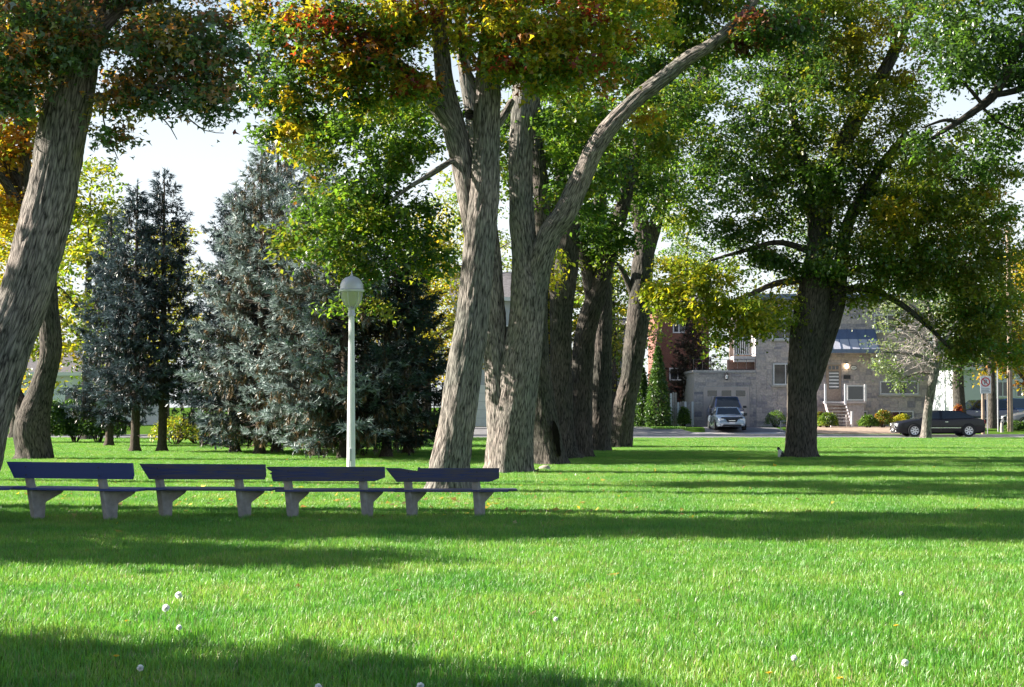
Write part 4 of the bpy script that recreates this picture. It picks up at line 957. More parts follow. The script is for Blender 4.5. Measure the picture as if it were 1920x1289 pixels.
# bare undergrowth below the spruces
for i, (px, py, lb) in enumerate(((420, 838, 'crooked dead branch lying under the blue-grey spruce'), (470, 842, 'dead forked branch lying under the silver spruces'), (560, 842, 'tangled dead branch on the ground left of the lamp post'))):
    p = gnd(px, py); rng = np.random.default_rng(i + 300); t = thing('fallen_branch', lb, 'branch', (p.x, p.y, 0)); pth = []
    def grow(a, d, L, r, dep):
        pts = [a]; 
        for s in range(5):
            d = d + rng.normal(0, .28, 3); d[2] = d[2] * .7 + .03; d /= np.linalg.norm(d); pts.append(np.maximum(pts[-1] + d * L / 5, [-9, -9, .03]))
        P = np.array(pts); pth.append(np.concatenate([P, np.linspace(r, r * .4, 6)[:, None]], 1))
        if dep:
            for s in (2, 3, 5): grow(P[s], d + rng.normal(0, .7, 3), L * .6, r * .5, dep - 1)
    grow(np.array([-1.0, 0, .1]), np.array([1., .2, .1]), 2.0, .05, 2); grow(np.array([-.8, 0, .15]), np.array([.6, .2, .5]), 1.5, .04, 2)
    Vb, Fb = thin_tubes(pth, 5); o = link('wood', mesh_np('wood', Vb, Fb, M['bark_spruce'], barkco=Vb), t)
for i, (px, Y, h_, lb) in enumerate(((372, 71, 1.5, 'dark undergrowth bush right of the two dark blue spruces'), (455, 72, 1.7, 'dark undergrowth bush behind the blue-grey spruce'), (545, 70, 1.4, 'dark undergrowth bush behind the tallest spruce'),
        (620, 72, 1.6, 'dark undergrowth bush behind the lamp post foot'), (690, 70, 1.8, 'dark undergrowth bush right of the lamp post'), (775, 73, 1.5, 'dark undergrowth bush at the right end of the spruces'))):
    shrub('undergrowth_bush', lb, GX(px, Y), Y, 0, 1.5, .9, h_, mix(dgreen=5, green=1, rust=.6), 250 + i, n=34, per=60, size=.13, group='dark bushes behind the spruces')
shrub('garden_shrub', 'yellow-leaved shrub seen between the two dark spruce trunks', GX(330, 70), 70, 0, 1.2, 1, 1.6, mix(ygreen=3, yellow=2, olive=2), 240, n=16, per=60, size=.13)
shrub('garden_shrub', 'low brown undergrowth behind the silver spruces', GX(520, 74), 74, 0, 3.6, 1, 1.1, mix(rust=2, olive=3, dgreen=3), 241, n=26, per=60, size=.12)

# ------------------------------------------------------------------ benches
def concrete_support(parent, x, sk):
    """back post leaning, foot and seat arm; sk = sideways run of the arm per metre forward"""
    prof = [(-.075, -.06), (.07, -.06), (.085, .27), (.36, .40), (.40, .455), (-.06, .455), (-.16, .84), (-.235, .84), (-.165, .45)]   # (forward, up)
    hw = .062; vs = []
    ca, sa = math.cos(sk), math.sin(sk)
    for s in (-1, 1):
        for (u, w) in prof: vs.append((x + u * sa + s * hw * ca, u * ca - s * hw * sa, w))
    n = len(prof); fs = [tuple(range(n)), tuple(range(2 * n - 1, n - 1, -1))] + [(i, (i + 1) % n, (i + 1) % n + n, i + n) for i in range(n)]
    b = MB().add(vs, fs); return b.obj('support', M['concrete'], parent, bevel=.012)

def bench(label, px, py, s, rot, worn, left_cut, notch=None, length=1.95, legs=1.18, dx=.08, group='benches in a row'):
    p = gnd(px, py + 3); Y = p.y
    t = thing('park_bench', label, 'bench', (p.x, Y, 0), rot, group); sc = F / Y / s; t.scale = (1 / sc, 1 / sc, 1 / sc)
    mat = M['bench_worn'] if worn else M['bench_smooth']
    sk = math.radians(30)
    for q in (-1, 1): concrete_support(t, q * legs / 2 - .02, sk)
    # backrest board: outline in (x, up) set on the leaning posts
    L = length / 2; top, bot = .87, .632
    left = [(-L + left_cut, bot), (-L, top)]
    outl = [(-L + left_cut, bot)]
    if notch == 'ragged':
        outl += [(-L + left_cut * .8, bot + .07), (-L + .09, bot + .11), (-L + .05, bot + .13), (-L + .10, bot + .155), (-L + .03, bot + .2), (-L + .015, top - .005), (-L + .05, top)]
    else: outl += [(-L, top)]
    if notch == 'broken': outl += [(-L * .72, top - .006), (-L * .58, top - .034), (-L * .44, top - .048), (-L * .425, top + .012), (-L * .39, top + .01), (-L * .38, top - .004)]
    outl += [(L, top - .004), (L - .01, bot + .06), (L - (.18 if notch else .04), bot)]
    vs = []; n = len(outl)
    lean = .17
    for dy in (0, -.055):
        for (u, w) in outl: vs.append((u - .05 + dx + (-.165 - lean * (w - .45)) * math.sin(sk), (-.16 - lean * (w - .45)) * 1.0 + dy, w))
    fs = [tuple(range(n)), tuple(range(2 * n - 1, n - 1, -1))] + [(i, (i + 1) % n, (i + 1) % n + n, i + n) for i in range(n)]
    bo = MB().add(vs, fs).obj('backrest', mat, t)
    bo['label'] = 'weathered blue backrest board with a broken edge' if notch else 'blue painted backrest board'
    # bolts on the camera side
    for q in (-1, 1):
        for w in (.68, .80):
            x = q * legs / 2 - .02 + (-.16) * math.sin(sk) + .02; y = -.16 - lean * (w - .45) - .055
            MB().bar((x, y + .004, w), (x, y - .007, w), .011, 8).obj('bolt', M['dark_metal'], bo)
    # two seat planks
    for k, (f0, f1) in enumerate(((-.215, .085), (.105, .40))):
        cx = (f0 + f1) / 2 * math.sin(sk) + .10
        b = MB().box(cx - L * 1.01, cx + L * 1.01, f0, f1, .457, .49)
        b.obj('seat_plank', mat, t, bevel=.006)
    return t
bench('leftmost full bench with a smooth blue backrest sloping down to the right', 142, 975, 128, math.radians(-14), False, .085, length=2.0, legs=1.17, dx=.2)
bench('second bench from the left with wood grain showing on its backrest', 388, 972, 121, math.radians(-4), True, .12, dx=.16, length=1.95, legs=1.24)
bench('third bench whose backrest has a ragged left end', 622, 971, 114, math.radians(2), True, .10, 'ragged', length=1.93, legs=1.22)
bench('rightmost bench with a piece broken from the backrest top edge', 839, 969, 109, math.radians(2), True, .17, 'broken', length=1.93, legs=1.16)
bench('bench cut off by the left picture edge, only its seat end showing', -128, 978, 134, math.radians(8), False, .085, length=2.0, legs=1.17)

# ------------------------------------------------------------------ lamp post
lp = gnd(658, 906); s = F / lp.y
t = thing('lamp_post', 'white fluted park lamp post with domed cap behind the third bench', 'lamp post', (lp.x, lp.y, 0))
zz = lambda py: W(658, py, lp.y).z
n = 16; prof = []
ptop = zz(592)
vs = []; fs = []
for j, (z, r) in enumerate(((-.05, .100), (.9, .094), (ptop, .062))):
    for i in range(2 * n):
        rr = r * (1 if i % 2 == 0 else .90); a = math.pi * i / n; vs.append((rr * math.cos(a), rr * math.sin(a), z))
m = 2 * n
for j in range(2):
    for i in range(m): fs.append((j * m + i, j * m + (i + 1) % m, (j + 1) * m + (i + 1) % m, (j + 1) * m + i))
MB().add(vs, fs).obj('pole', M['white_paint'], t)
MB().lathe([(.125, -.05), (.125, .10), (.105, .13)], 20).obj('base_collar', M['grey_metal'], t)
MB().box(-.035, .035, -.112, -.088, .5, .78).obj('access_hatch', M['cap_metal'], t, bevel=.006)
MB().lathe([(.02, ptop - .02), (.085, ptop - .02), (.088, ptop + .05), (.074, ptop + .07), (.074, ptop + .13), (.09, ptop + .15), (.06, ptop + .19), (.05, ptop + .2)], 20).obj('collar', M['cap_metal'], t, smooth=True)
g0, g1 = ptop + .18, zz(546)
gh = g1 - g0
MB().lathe([(.02, g0), (.10, g0 + .02), (.16, g0 + gh * .2), (.205, g0 + gh * .45), (.225, g0 + gh * .75), (.228, g1)], 28).obj('globe', M['globe'], t, smooth=True)
for k in range(6):
    a = k * math.pi / 3 + .25; P = [(.06, g0 - .01), (.11, g0 + .015), (.17, g0 + gh * .19), (.215, g0 + gh * .45), (.236, g0 + gh * .75), (.24, g1)]
    b = MB()
    for (r0, z0_), (r1, z1_) in zip(P[:-1], P[1:]): b.bar((r0 * math.cos(a), r0 * math.sin(a), z0_), (r1 * math.cos(a), r1 * math.sin(a), z1_), .011, 6)
    b.obj('cage_rib', M['cap_metal'], t)
ct = zz(518)
MB().lathe([(.21, g1 - .03), (.285, g1 - .02), (.29, g1 + .03), (.262, g1 + .05), (.258, g1 + (ct - g1) * .4), (.225, g1 + (ct - g1) * .66), (.15, g1 + (ct - g1) * .88), (.04, ct)], 32).obj('cap', M['cap_metal'], t, smooth=True)
MB().lathe([(.022, ct - .02), (.03, ct + .02), (.014, ct + .05), (.012, ct + .10), (.002, ct + .13)], 10).obj('finial', M['cap_metal'], t, smooth=True)

# ------------------------------------------------------------------ stones by the twin tree, small cat, fallen leaves, dandelions
for i, (px, py, r, lb) in enumerate(((1022, 884, .13, 'rounded tan stone in the grass right of the twin-stemmed maple'), (972, 889, .11, 'pale flat stone at the foot of the twin-stemmed maple'), (1003, 887, .06, 'small pale stone between the two larger stones'))):
    p = gnd(px, py); bm = bmesh.new(); bmesh.ops.create_icosphere(bm, subdivisions=3, radius=1)
    for v_ in bm.verts:
        k = 1 + .22 * mnoise.noise(v_.co * 1.7 + Vector((i * 5, 0, 0))) + .06 * mnoise.noise(v_.co * 5)
        v_.co = Vector((v_.co.x * r * 1.25, v_.co.y * r, v_.co.z * r * (.8 if i != 1 else .55))) * k
    me = bpy.data.meshes.new('field_stone'); bm.to_mesh(me); bm.free(); me.materials.append(M['rock'])
    for pl in me.polygons: pl.use_smooth = True
    tag(link('field_stone', me, None, (p.x, p.y, r * .45)), lb, 'stone')

def skin_mesh(name, pts, edges, rad, parent, loc, mats, pick):
    me = bpy.data.meshes.new(name); me.from_pydata(pts, edges, []); me.update()
    o = link(name, me, parent, loc)
    sm = o.modifiers.new('skin', 'SKIN'); sm.use_smooth_shade = True
    for i, r in enumerate(rad): me.skin_vertices[0].data[i].radius = (r, r)
    me.skin_vertices[0].data[0].use_root = True
    o.modifiers.new('sub', 'SUBSURF').levels = 1; o.modifiers['sub'].render_levels = 2
    bpy.context.view_layer.update()
    ev = o.evaluated_get(bpy.context.evaluated_depsgraph_get()); nm = bpy.data.meshes.new_from_object(ev)
    o.modifiers.clear(); o.data = nm; nm.materials.clear()
    for m_ in mats: nm.materials.append(m_)
    for pl in nm.polygons: pl.material_index = pick(pl.center); pl.use_smooth = True
    return o
cp = gnd(1464, 861)
ct_ = thing('cat', 'small black and white cat sitting in the grass beside the broad maple trunk', 'cat', (cp.x, cp.y, 0), math.radians(205))
# +x is forward
pts = [(-.06, 0, .10), (-.02, 0, .17), (.04, 0, .25), (.07, 0, .31), (.10, 0, .345), (.155, 0, .335),      # pelvis, back, chest, neck, head, muzzle
       (.06, .035, .15), (.075, .035, .05), (.10, .035, .02), (.06, -.035, .15), (.075, -.035, .05), (.10, -.035, .02),   # front legs
       (-.03, .065, .07), (.05, .07, .02), (-.03, -.065, .07), (.05, -.07, .02),                             # haunches and hind feet
       (-.13, .02, .04), (-.15, .10, .03), (-.08, .16, .03), (.085, .028, .395), (.085, -.028, .395)]
eds = [(0, 1), (1, 2), (2, 3), (3, 4), (4, 5), (2, 6), (6, 7), (7, 8), (2, 9), (9, 10), (10, 11), (0, 12), (12, 13), (0, 14), (14, 15), (0, 16), (16, 17), (17, 18), (4, 19), (4, 20)]
rad = [.085, .078, .066, .042, .05, .024, .026, .019, .018, .026, .019, .018, .05, .022, .05, .022, .022, .018, .012, .012, .012]
def pick(c):
    if c.x > .045 and c.z < .31 and abs(c.y) < .06: return 1
    if c.z < .05 and c.x > 0: return 1
    if .14 < c.x: return 1
    if .24 < c.z < .31 and c.x < .05: return 1
    return 0
skin_mesh('body', pts, eds, rad, ct_, None, [M['cat_black'], M['cat_white']], pick)

rng = np.random.default_rng(77); LP = []
for (px, py, sx, sy, k) in ((850, 945, 220, 18, 260), (300, 935, 260, 22, 160), (1150, 900, 180, 20, 90), (1600, 905, 200, 14, 60), (1270, 835, 120, 6, 90), (1000, 960, 140, 10, 70), (700, 930, 200, 16, 110), (1620, 820, 60, 3, 20), (900, 915, 300, 22, 220), (1500, 880, 260, 16, 120), (400, 905, 260, 30, 160), (1000, 1080, 600, 70, 34)):
    for q in range(k):
        p = gnd(px + rng.normal(0, sx), min(1250, max(826, py + rng.normal(0, sy)))); LP.append((p.x, p.y, rng.uniform(.02, .07)))
LP = np.array(LP); m = len(LP)
lc = np.array([(0.46, 0.33, 0.16), (0.42, 0.22, 0.10), (0.5, 0.42, 0.22), (0.55, 0.38, 0.06), (0.36, 0.2, 0.14)])[rng.integers(0, 5, m)] * rng.uniform(.7, 1.2, (m, 1))
V, Fi, cc = leaves(rng, LP, rng.uniform(.07, .13, m), lc, 'maple'); V[:, 2] = np.maximum(V[:, 2], .012)
fl = link('fallen_leaves', mesh_np('fallen_leaves', V, Fi, M['leaf'], col=cc)); fl['kind'] = 'stuff'; fl['label'] = 'dry tan and yellow leaves scattered on the lawn around the benches'; fl['category'] = 'leaves'

def dandelion(px, py, clock, lb):
    p = gnd(px, py, .10); h = .10
    h = .085 if 'largest' in lb or 'large' in lb else random.uniform(.05, .075)
    t = thing('dandelion', lb, 'dandelion', (p.x, p.y, 0), random.uniform(0, 6), 'dandelions in the lawn')
    k_ = 1.0 if 'large' in lb else random.uniform(.55, .8)
    MB().bar((.012, 0, -.01), (0, 0, h), .003, 5).obj('stalk', M['stem'], t)
    rng = np.random.default_rng(int(px))
    if clock:
        b = MB()
        for k in range(90):
            z = 1 - 2 * (k + .5) / 90; a = k * 2.39996; r = math.sqrt(1 - z * z); d = Vector((r * math.cos(a), r * math.sin(a), z)); q = Vector((-math.sin(a), math.cos(a), 0)); w = d.cross(q)
            o_ = d * .026 * k_ * (1 + .25 * math.sin(k * 7.3)); b.add([d * .006, o_ + q * .006, o_ + w * .006, o_ - q * .006, o_ - w * .006], [(0, 1, 2), (0, 2, 3), (0, 3, 4), (0, 4, 1)])
        so = b.obj('seed_head', M['puff'], t, (0, 0, h + .018)); at_ = so.data.attributes.new('col', 'FLOAT_COLOR', 'POINT'); at_.data.foreach_set('color', np.tile([.95, .95, .93, 1.], len(so.data.vertices)))
    else:
        b = MB()
        for ring, (n_, r_, e_) in enumerate(((16, .024, .15), (12, .018, .5), (8, .010, .9))):
            for k in range(n_):
                a = k / n_ * 6.283 + ring; d = Vector((math.cos(a), math.sin(a), 0)); q = Vector((-math.sin(a), math.cos(a), 0)); tip = d * r_ + Vector((0, 0, r_ * e_))
                b.add([q * .002, -q * .002, tip - q * .0035, tip + q * .0035], [(0, 1, 2, 3)])
        b.lathe([(.004, -.004), (.008, 0), (.006, .004)], 8); b.obj('flower_head', M['petal'], t, (0, 0, h))
for d in ((335, 1117, 1, 'large white dandelion clock in sunlit grass below the second bench'), (311, 1141, 1, 'faint white dandelion clock just below the largest clock'), (336, 1173, 1, 'greyish dandelion clock at the shade edge on the left'),
          (263, 1246, 1, 'white dandelion clock in the shade at the lower left'), (1042, 1154, 1, 'white dandelion clock in the middle of the sunlit lawn'), (788, 1278, 1, 'pale dandelion clock at the bottom edge near the middle'),
          (597, 1280, 1, 'small pale dandelion clock at the bottom edge in the shade'), (1489, 1232, 1, 'white dandelion clock at the lower right'), (1697, 1241, 1, 'pale dandelion clock right of the yellow flowers'), (1690, 1108, 1, 'small pale clock above the bright yellow dandelion at the right'),
          (238, 1155, 0, 'yellow dandelion flower left of the white clocks'), (218, 1221, 0, 'yellow dandelion flower in the shade at the lower left'), (1680, 1165, 0, 'bright yellow dandelion flower on the right lawn'),
          (1575, 1259, 0, 'yellow dandelion flower near the bottom edge on the right'), (1442, 1250, 0, 'small yellow dandelion flower left of the lower right clock'), (1830, 948, 0, 'yellow dandelion in the far shade at the right'),
          (1185, 898, 0, 'yellow dandelion in the far lawn right of the stones')):
    dandelion(*d)

# ------------------------------------------------------------------ the stone house
HY = HOUSE_Y; Z0 = yard_z(HY)
hx = lambda px: GX(px, HY)
hz = lambda py: W(960, py, HY).z
hx0, hx1, hxm = hx(1301), hx(1745), hx(1418)
house = thing('stone_house', 'grey stone two-storey house with attached garage, behind the broad maple', 'house', (hxm, HY, Z0))
HO = Vector((hxm, HY, Z0))
def hb(px0, px1, y0, y1, py0, py1):
    """box on the facade: pixel rectangle, y measured from the facade plane (negative = towards the street)"""
    return (hx(px0) - HO.x, hx(px1) - HO.x, y0, y1, hz(py1) - HO.z, hz(py0) - HO.z)
MB().box(0, hx1 - HO.x, .0, 9.5, -.3, hz(562) - HO.z).obj('wall', M['mortar'], house)
MB().box(hx0 - HO.x, -.003, .0, 6.5, -.3, hz(699) - HO.z).obj('garage_wall', M['mortar'], house)
MB().box(-.25, hx1 - HO.x + .25, -.25, 9.7, hz(562) - HO.z, hz(552) - HO.z).obj('roof', M['awning_blue'], house)
MB().box(hx0 - HO.x - .08, -.02, -.1, 6.5, hz(699) - HO.z, hz(694.5) - HO.z).obj('garage_parapet', M['mortar'], house)
openings = []
def opening(px0, px1, py0, py1): openings.append(hb(px0, px1, 0, 0, py0, py1))
def window(px0, px1, py0, py1, panes=2, sill=True, cat='window'):
    opening(px0 - 2, px1 + 2, py0 - 2, py1 + (5 if sill else 1)); x0, x1, _, _, z0, z1 = hb(px0, px1, 0, 0, py0, py1)
    w = link(cat, None, house); fw = .07; b = MB()
    b.box(x0, x1, -.09, -.003, z0, z0 + fw).box(x0, x1, -.09, -.003, z1 - fw, z1).box(x0, x0 + fw, -.088, -.004, z0 + fw, z1 - fw).box(x1 - fw, x1, -.088, -.004, z0 + fw, z1 - fw)
    b.obj('frame', M['white_trim'], w)
    for k in range(panes):
        a = x0 + fw + (x1 - x0 - 2 * fw) * k / panes; c = x0 + fw + (x1 - x0 - 2 * fw) * (k + 1) / panes
        MB().box(a + (.025 if k else 0), c, -.03 - .012 * k, -.006, z0 + fw, z1 - fw).obj('pane', M['glass'], w)
        if k: MB().box(a - .025, a + .025, -.075, -.005, z0 + fw, z1 - fw).obj('mullion', M['white_trim'], w)
    if sill: MB().box(x0 - .12, x1 + .12, -.16, -.002, z0 - .12, z0 - .004).obj('sill', M['pale_concrete'], w)
    return w
window(1448, 1496, 598, 637); window(1450, 1496, 682, 722); window(1650, 1722, 715, 740, 2); window(1660, 1712, 771, 786, 2, False); window(1602, 1626, 771, 800, 1, False)
window(1640, 1690, 590, 622, 2)
# garage door with its lights
gx0, gx1, _, _, gz0, gz1 = hb(1322, 1402, 0, 0, 729, 802); gz0 = .0
openings.append((gx0 - .12, gx1 + .12, 0, 0, -1, gz1 + .14))
gd = link('garage_door', None, house)
MB().box(gx0 - .10, gx0, -.05, -.003, 0, gz1).box(gx1, gx1 + .10, -.05, -.003, 0, gz1).box(gx0 - .10, gx1 + .10, -.052, -.002, gz1, gz1 + .10).obj('door_frame', M['garage_paint'], gd)
for k in range(4):
    z0 = gz0 + (gz1 - gz0) * k / 4; z1 = gz0 + (gz1 - gz0) * (k + 1) / 4
    pn = MB().box(gx0 + .004, gx1 - .004, -.028, -.003, z0 + .008, z1 - .008).obj('door_panel', M['garage_paint'], gd)
    if k == 3:
        for j in range(3):
            a = gx0 + (gx1 - gx0) * (j + .17) / 3; c = gx0 + (gx1 - gx0) * (j + .83) / 3
            MB().box(a, c, -.04, -.026, z0 + .12, z1 - .12).obj('door_light', M['glass'], pn)
# front door and side panels
opening(1548, 1578, 682, 753)
fd = link('front_door', None, house)
MB().box(*hb(1549, 1577, -.06, -.003, 684, 752)).obj('door_leaf', M['brown_brick'], fd)
MB().box(*hb(1554, 1573, -.075, -.062, 697, 730)).obj('door_light', M['glass'], fd)
for k in range(5): MB().box(*hb(1554.5, 1572.5, -.083, -.077, 699 + k * 6.3, 701.6 + k * 6.3)).obj('leaded_bar', M['white_trim'], fd)
for k in range(3): MB().box(*hb(1553.5 + k * 7, 1558.5 + k * 7, -.075, -.062, 686.5, 693)).obj('transom_light', M['glass'], fd)
# porch light (lit), mailbox, number plaque
pl_ = link('porch_light', None, house)
MB().box(*hb(1585.5, 1590, -.16, -.045, 681, 683)).obj('lamp_hood', M['dark_metal'], pl_); MB().box(*hb(1586, 1589.6, -.15, -.05, 683.2, 690)).obj('bulb', M['bulb'], pl_)
MB().box(*hb(1582, 1594, -.20, -.045, 704, 711)).obj('mailbox', M['dark_metal'], house, bevel=.01)
px_, pz_ = hx(1601) - HO.x, hz(690) - HO.z; pq = link('number_plaque', None, house)
for nm, r1, r2, y, m in (('plaque_rim', .23, .16, -.06, 'dark_metal'), ('plaque_face', .195, .125, -.072, 'white_trim')):
    poly = [(px_ + r1 * math.cos(k / 20 * 6.283), pz_ + r2 * math.sin(k / 20 * 6.283)) for k in range(20)]; MB().prism(poly, y, -.043, 'y').obj(nm, M[m], pq)
for k in range(3): MB().box(px_ - .10 + k * .075, px_ - .05 + k * .075, -.078, -.073, pz_ - .045, pz_ + .045).obj('numeral', M['sign_grey'], pq)
# awning over the entrance: two slopes of standing seam metal
aw = link('awning', None, house); ax0, ax1 = hx(1500) - HO.x, hx(1642) - HO.x
za, zb, zc = hz(618) - HO.z, hz(637) - HO.z, hz(656) - HO.z
for nm, (z1, y1), (z0, y0), m in (('upper_slope', (za, -.06), (zb, -.62), 'awning_blue'), ('lower_slope', (zb - .002, -.62), (zc, -1.25), 'awning_pale')):
    MB().prism([(y1, z1), (y0, z0), (y0 + .03, z0 - .05), (y1, z1 - .06)], ax0, ax1, 'x').obj(nm, M[m], aw)
    k = ax0
    while k < ax1:
        MB().prism([(y1, z1 + .045), (y0, z0 + .045), (y0, z0 + .003), (y1, z1 + .003)], k, k + .04, 'x').obj('seam', M['awning_blue'], aw); k += .6
MB().box(ax0 - .03, ax1 + .03, -1.30, -1.2, zc - .26, zc - .012).obj('fascia', M['awning_blue'], aw)
MB().box(ax0, ax1, -1.195, -.05, zc - .24, zc - .18).obj('soffit', M['pink_trim'], aw)
# front stoop: landing, treads, posts, framed glass panel
st = link('stoop', None, house); sx0, sx1, sxe = hx(1540) - HO.x, hx(1577) - HO.x, hx(1616) - HO.x; zl = hz(753) - HO.z
MB().box(sx0, sxe, -1.3, -.06, zl - .13, zl).obj('landing', M['pink_trim'], st)
MB().box(sx1 + .1, sxe - .1, -1.1, -.06, -.1, zl - .135).obj('landing_base', M['mortar'], st)
nst = 7
for k in range(nst): MB().box(sx0 + .03, sx1 - .03, -1.3 - .27 * (k + 1) - .02, -1.3 - .27 * k, zl - (k + 1) * zl / (nst + 1) - .05, zl - (k + 1) * zl / (nst + 1)).obj('tread', M['pale_concrete'], st)
for q in (sx0, sx1): MB().prism([(-1.3, zl - .3), (-1.3, zl - .06), (-1.3 - .27 * nst, .18), (-1.3 - .27 * nst, -.08)], q - .03, q + .03, 'x').obj('stringer', M['pink_trim'], st)
for (q, y, z0, z1) in ((sx0, -1.36, zl - .2, zl + 1.1), (sx1, -1.36, zl - .2, zl + 1.1), (sx1 + .02, -1.3 - .27 * nst, -.1, 1.0), (sxe - .05, -1.27, zl, zl + 1.08)): MB().box(q - .06, q + .06, y - .06, y + .06, z0, z1).obj('post', M['white_trim'], st)
rl = link('rail_panel', None, st); ra, rb = sx1 + .13, sxe - .13
b = MB(); b.box(ra, rb, -1.3, -1.25, zl + .05, zl + .13).box(ra, rb, -1.3, -1.25, zl + .95, zl + 1.03).box(ra, ra + .07, -1.299, -1.251, zl + .13, zl + .95).box(rb - .07, rb, -1.299, -1.251, zl + .13, zl + .95); b.obj('frame', M['white_trim'], rl)
MB().box(ra + .07, rb - .07, -1.28, -1.27, zl + .13, zl + .95).obj('pane', M['glass'], rl)
# balcony in the corner above the garage
bc = link('balcony', None, house); bx0, bx1 = hx(1377) - HO.x, -.02; by0, by1 = .15, 2.4
MB().box(bx0, bx1, by0, by1, hz(679) - HO.z, hz(668) - HO.z).obj('balcony_floor', M['pink_trim'], bc)
MB().box(bx0 - .1, bx1, by0 - .1, by1, hz(598) - HO.z, hz(584) - HO.z).obj('balcony_roof', M['pink_trim'], bc)
zr = hz(632) - HO.z; zf = hz(667) - HO.z
MB().box(bx0, bx1, by0 + .01, by0 + .08, zr - .07, zr).obj('top_rail', M['white_trim'], bc); MB().box(bx0, bx1, by0 + .012, by0 + .07, zf + .06, zf + .11).obj('bottom_rail', M['white_trim'], bc)
for k in range(9):
    x = bx0 + .14 + (bx1 - bx0 - .2) * k / 8.6; MB().box(x, x + .05, by0 + .025, by0 + .06, zf + .112, zr - .072).obj('baluster', M['white_trim'], bc)
MB().box(bx0, bx0 + .1, by0, by0 + .1, zr, hz(598) - HO.z).obj('corner_post', M['pink_trim'], bc)
MB().box(bx0, bx0 + .09, by0 + .002, by0 + .09, zf, zr - .001).obj('corner_post', M['pink_trim'], bc)
MB().box(bx0 + .3, bx1 - .1, by1 - .3, by1 - .25, zf + .1, zr + .6).obj('balcony_door', M['dark_void'], bc)
MB().box(bx0, bx1, by1 - .24, by1, hz(700) - HO.z, hz(598) - HO.z).obj('balcony_wall', M['brown_brick'], bc)
# terrace railing on the garage roof: thin dark bars and crossing wires
tr = link('terrace_railing', None, house); tz0, tz1 = hz(694) - HO.z, hz(674) - HO.z; tx0 = hx0 - HO.x
for z in (tz0 + .04, tz1): MB().bar((tx0, -.02, z), (-.05, -.02, z), .018, 6).obj('rail', M['dark_metal'], tr)
for k in range(8):
    x = tx0 + (-.05 - tx0) * k / 7; MB().bar((x, -.02, tz0), (x, -.02, tz1), .014, 6).obj('railing_post', M['dark_metal'], tr)
MB().box(hx(1365) - HO.x, -.06, .35, .40, tz0 + .01, tz1 - .03).obj('reed_screen', plain('brown_reed_screen', (0.16, 0.09, 0.07), .9, var=.35, scale=20), tr)
# wall lantern above the garage door
ln = link('wall_lantern', None, house); lx, lz = hx(1362) - HO.x, hz(706) - HO.z
MB().lathe([(.02, lz - .26), (.10, lz - .18), (.13, lz + .1), (.11, lz + .12), (.15, lz + .14), (.02, lz + .27)], 8, lx, -.20).obj('lantern_body', M['dark_metal'], ln)
MB().lathe([(.09, lz - .16), (.122, lz + .09)], 8, lx, -.215).obj('lantern_glass', M['white_trim'], ln); MB().bar((lx, -.02, lz + .2), (lx, -.2, lz + .2), .02, 6).obj('lantern_arm', M['dark_metal'], ln)
# coursed stones: each its own piece on the mortar wall
rs = random.Random(4); stones = []
def lay(x0, x1, z0, z1):
    z = z0
    while z < z1 - .05:
        h = min(rs.choice((.30, .36, .42)), z1 - z); x = x0
        while x < x1 - .03:
            w = min(rs.uniform(.28, .75), x1 - x)
            if x1 - (x + w) < .15: w = x1 - x
            cells = [(x, x + w, z, z + h)] if rs.random() < .42 else ([(x, x + w, z, z + h / 2), (x, x + w, z + h / 2, z + h)] if rs.random() < .65 else
                     [(x, x + w * .45, z, z + h / 2), (x + w * .45, x + w, z, z + h / 2), (x, x + w, z + h / 2, z + h)])
            stones.extend(cells); x += w
        z += h
lay(hx0 - HO.x + .02, 0, -.1, hz(699) - HO.z - .02); lay(0, hx1 - HO.x, -.1, hz(562) - HO.z - .01)
def clip(s):
    x0, x1, z0, z1 = s
    for (a, b_, _, _, c, d_) in openings:
        if x0 < b_ and x1 > a and z0 < d_ and z1 > c:
            opts = [(x0, min(x1, a), z0, z1), (max(x0, b_), x1, z0, z1), (x0, x1, z0, min(z1, c)), (x0, x1, max(z0, d_), z1)]
            opts = [o for o in opts if o[1] - o[0] > .06 and o[3] - o[2] > .05]
            if not opts: return None
            return clip(max(opts, key=lambda o: (o[1] - o[0]) * (o[3] - o[2])))
    return s
stones = [s for s in (clip(s) for s in stones) if s]
ucube = MB().box(0, 1, -1, 0, 0, 1).mesh('stone', M['stone'])
def vis_key(s):    # the ones that show: garage front and the wall left of the trunk first
    x = (s[0] + s[1]) / 2; area = (s[1] - s[0]) * (s[3] - s[2])
    return -(area + (10 if hx(1303) - HO.x < x < hx(1484) - HO.x else (4 if x > hx(1575) - HO.x else 0)))
stones.sort(key=vis_key)
g = .008
for s in stones[:300]:
    o = link('stone', ucube, house); o.location = (s[0] + g, .002, s[2] + g); o.scale = (s[1] - s[0] - 2 * g, rs.uniform(.022, .045), s[3] - s[2] - 2 * g)
b = MB()
for s in stones[300:]: b.box(s[0] + g, s[1] - g, -rs.uniform(.022, .045), .002, s[2] + g, s[3] - g)
o = b.obj('remaining_stonework', M['stone_joined'], house); o['kind'] = 'stuff'

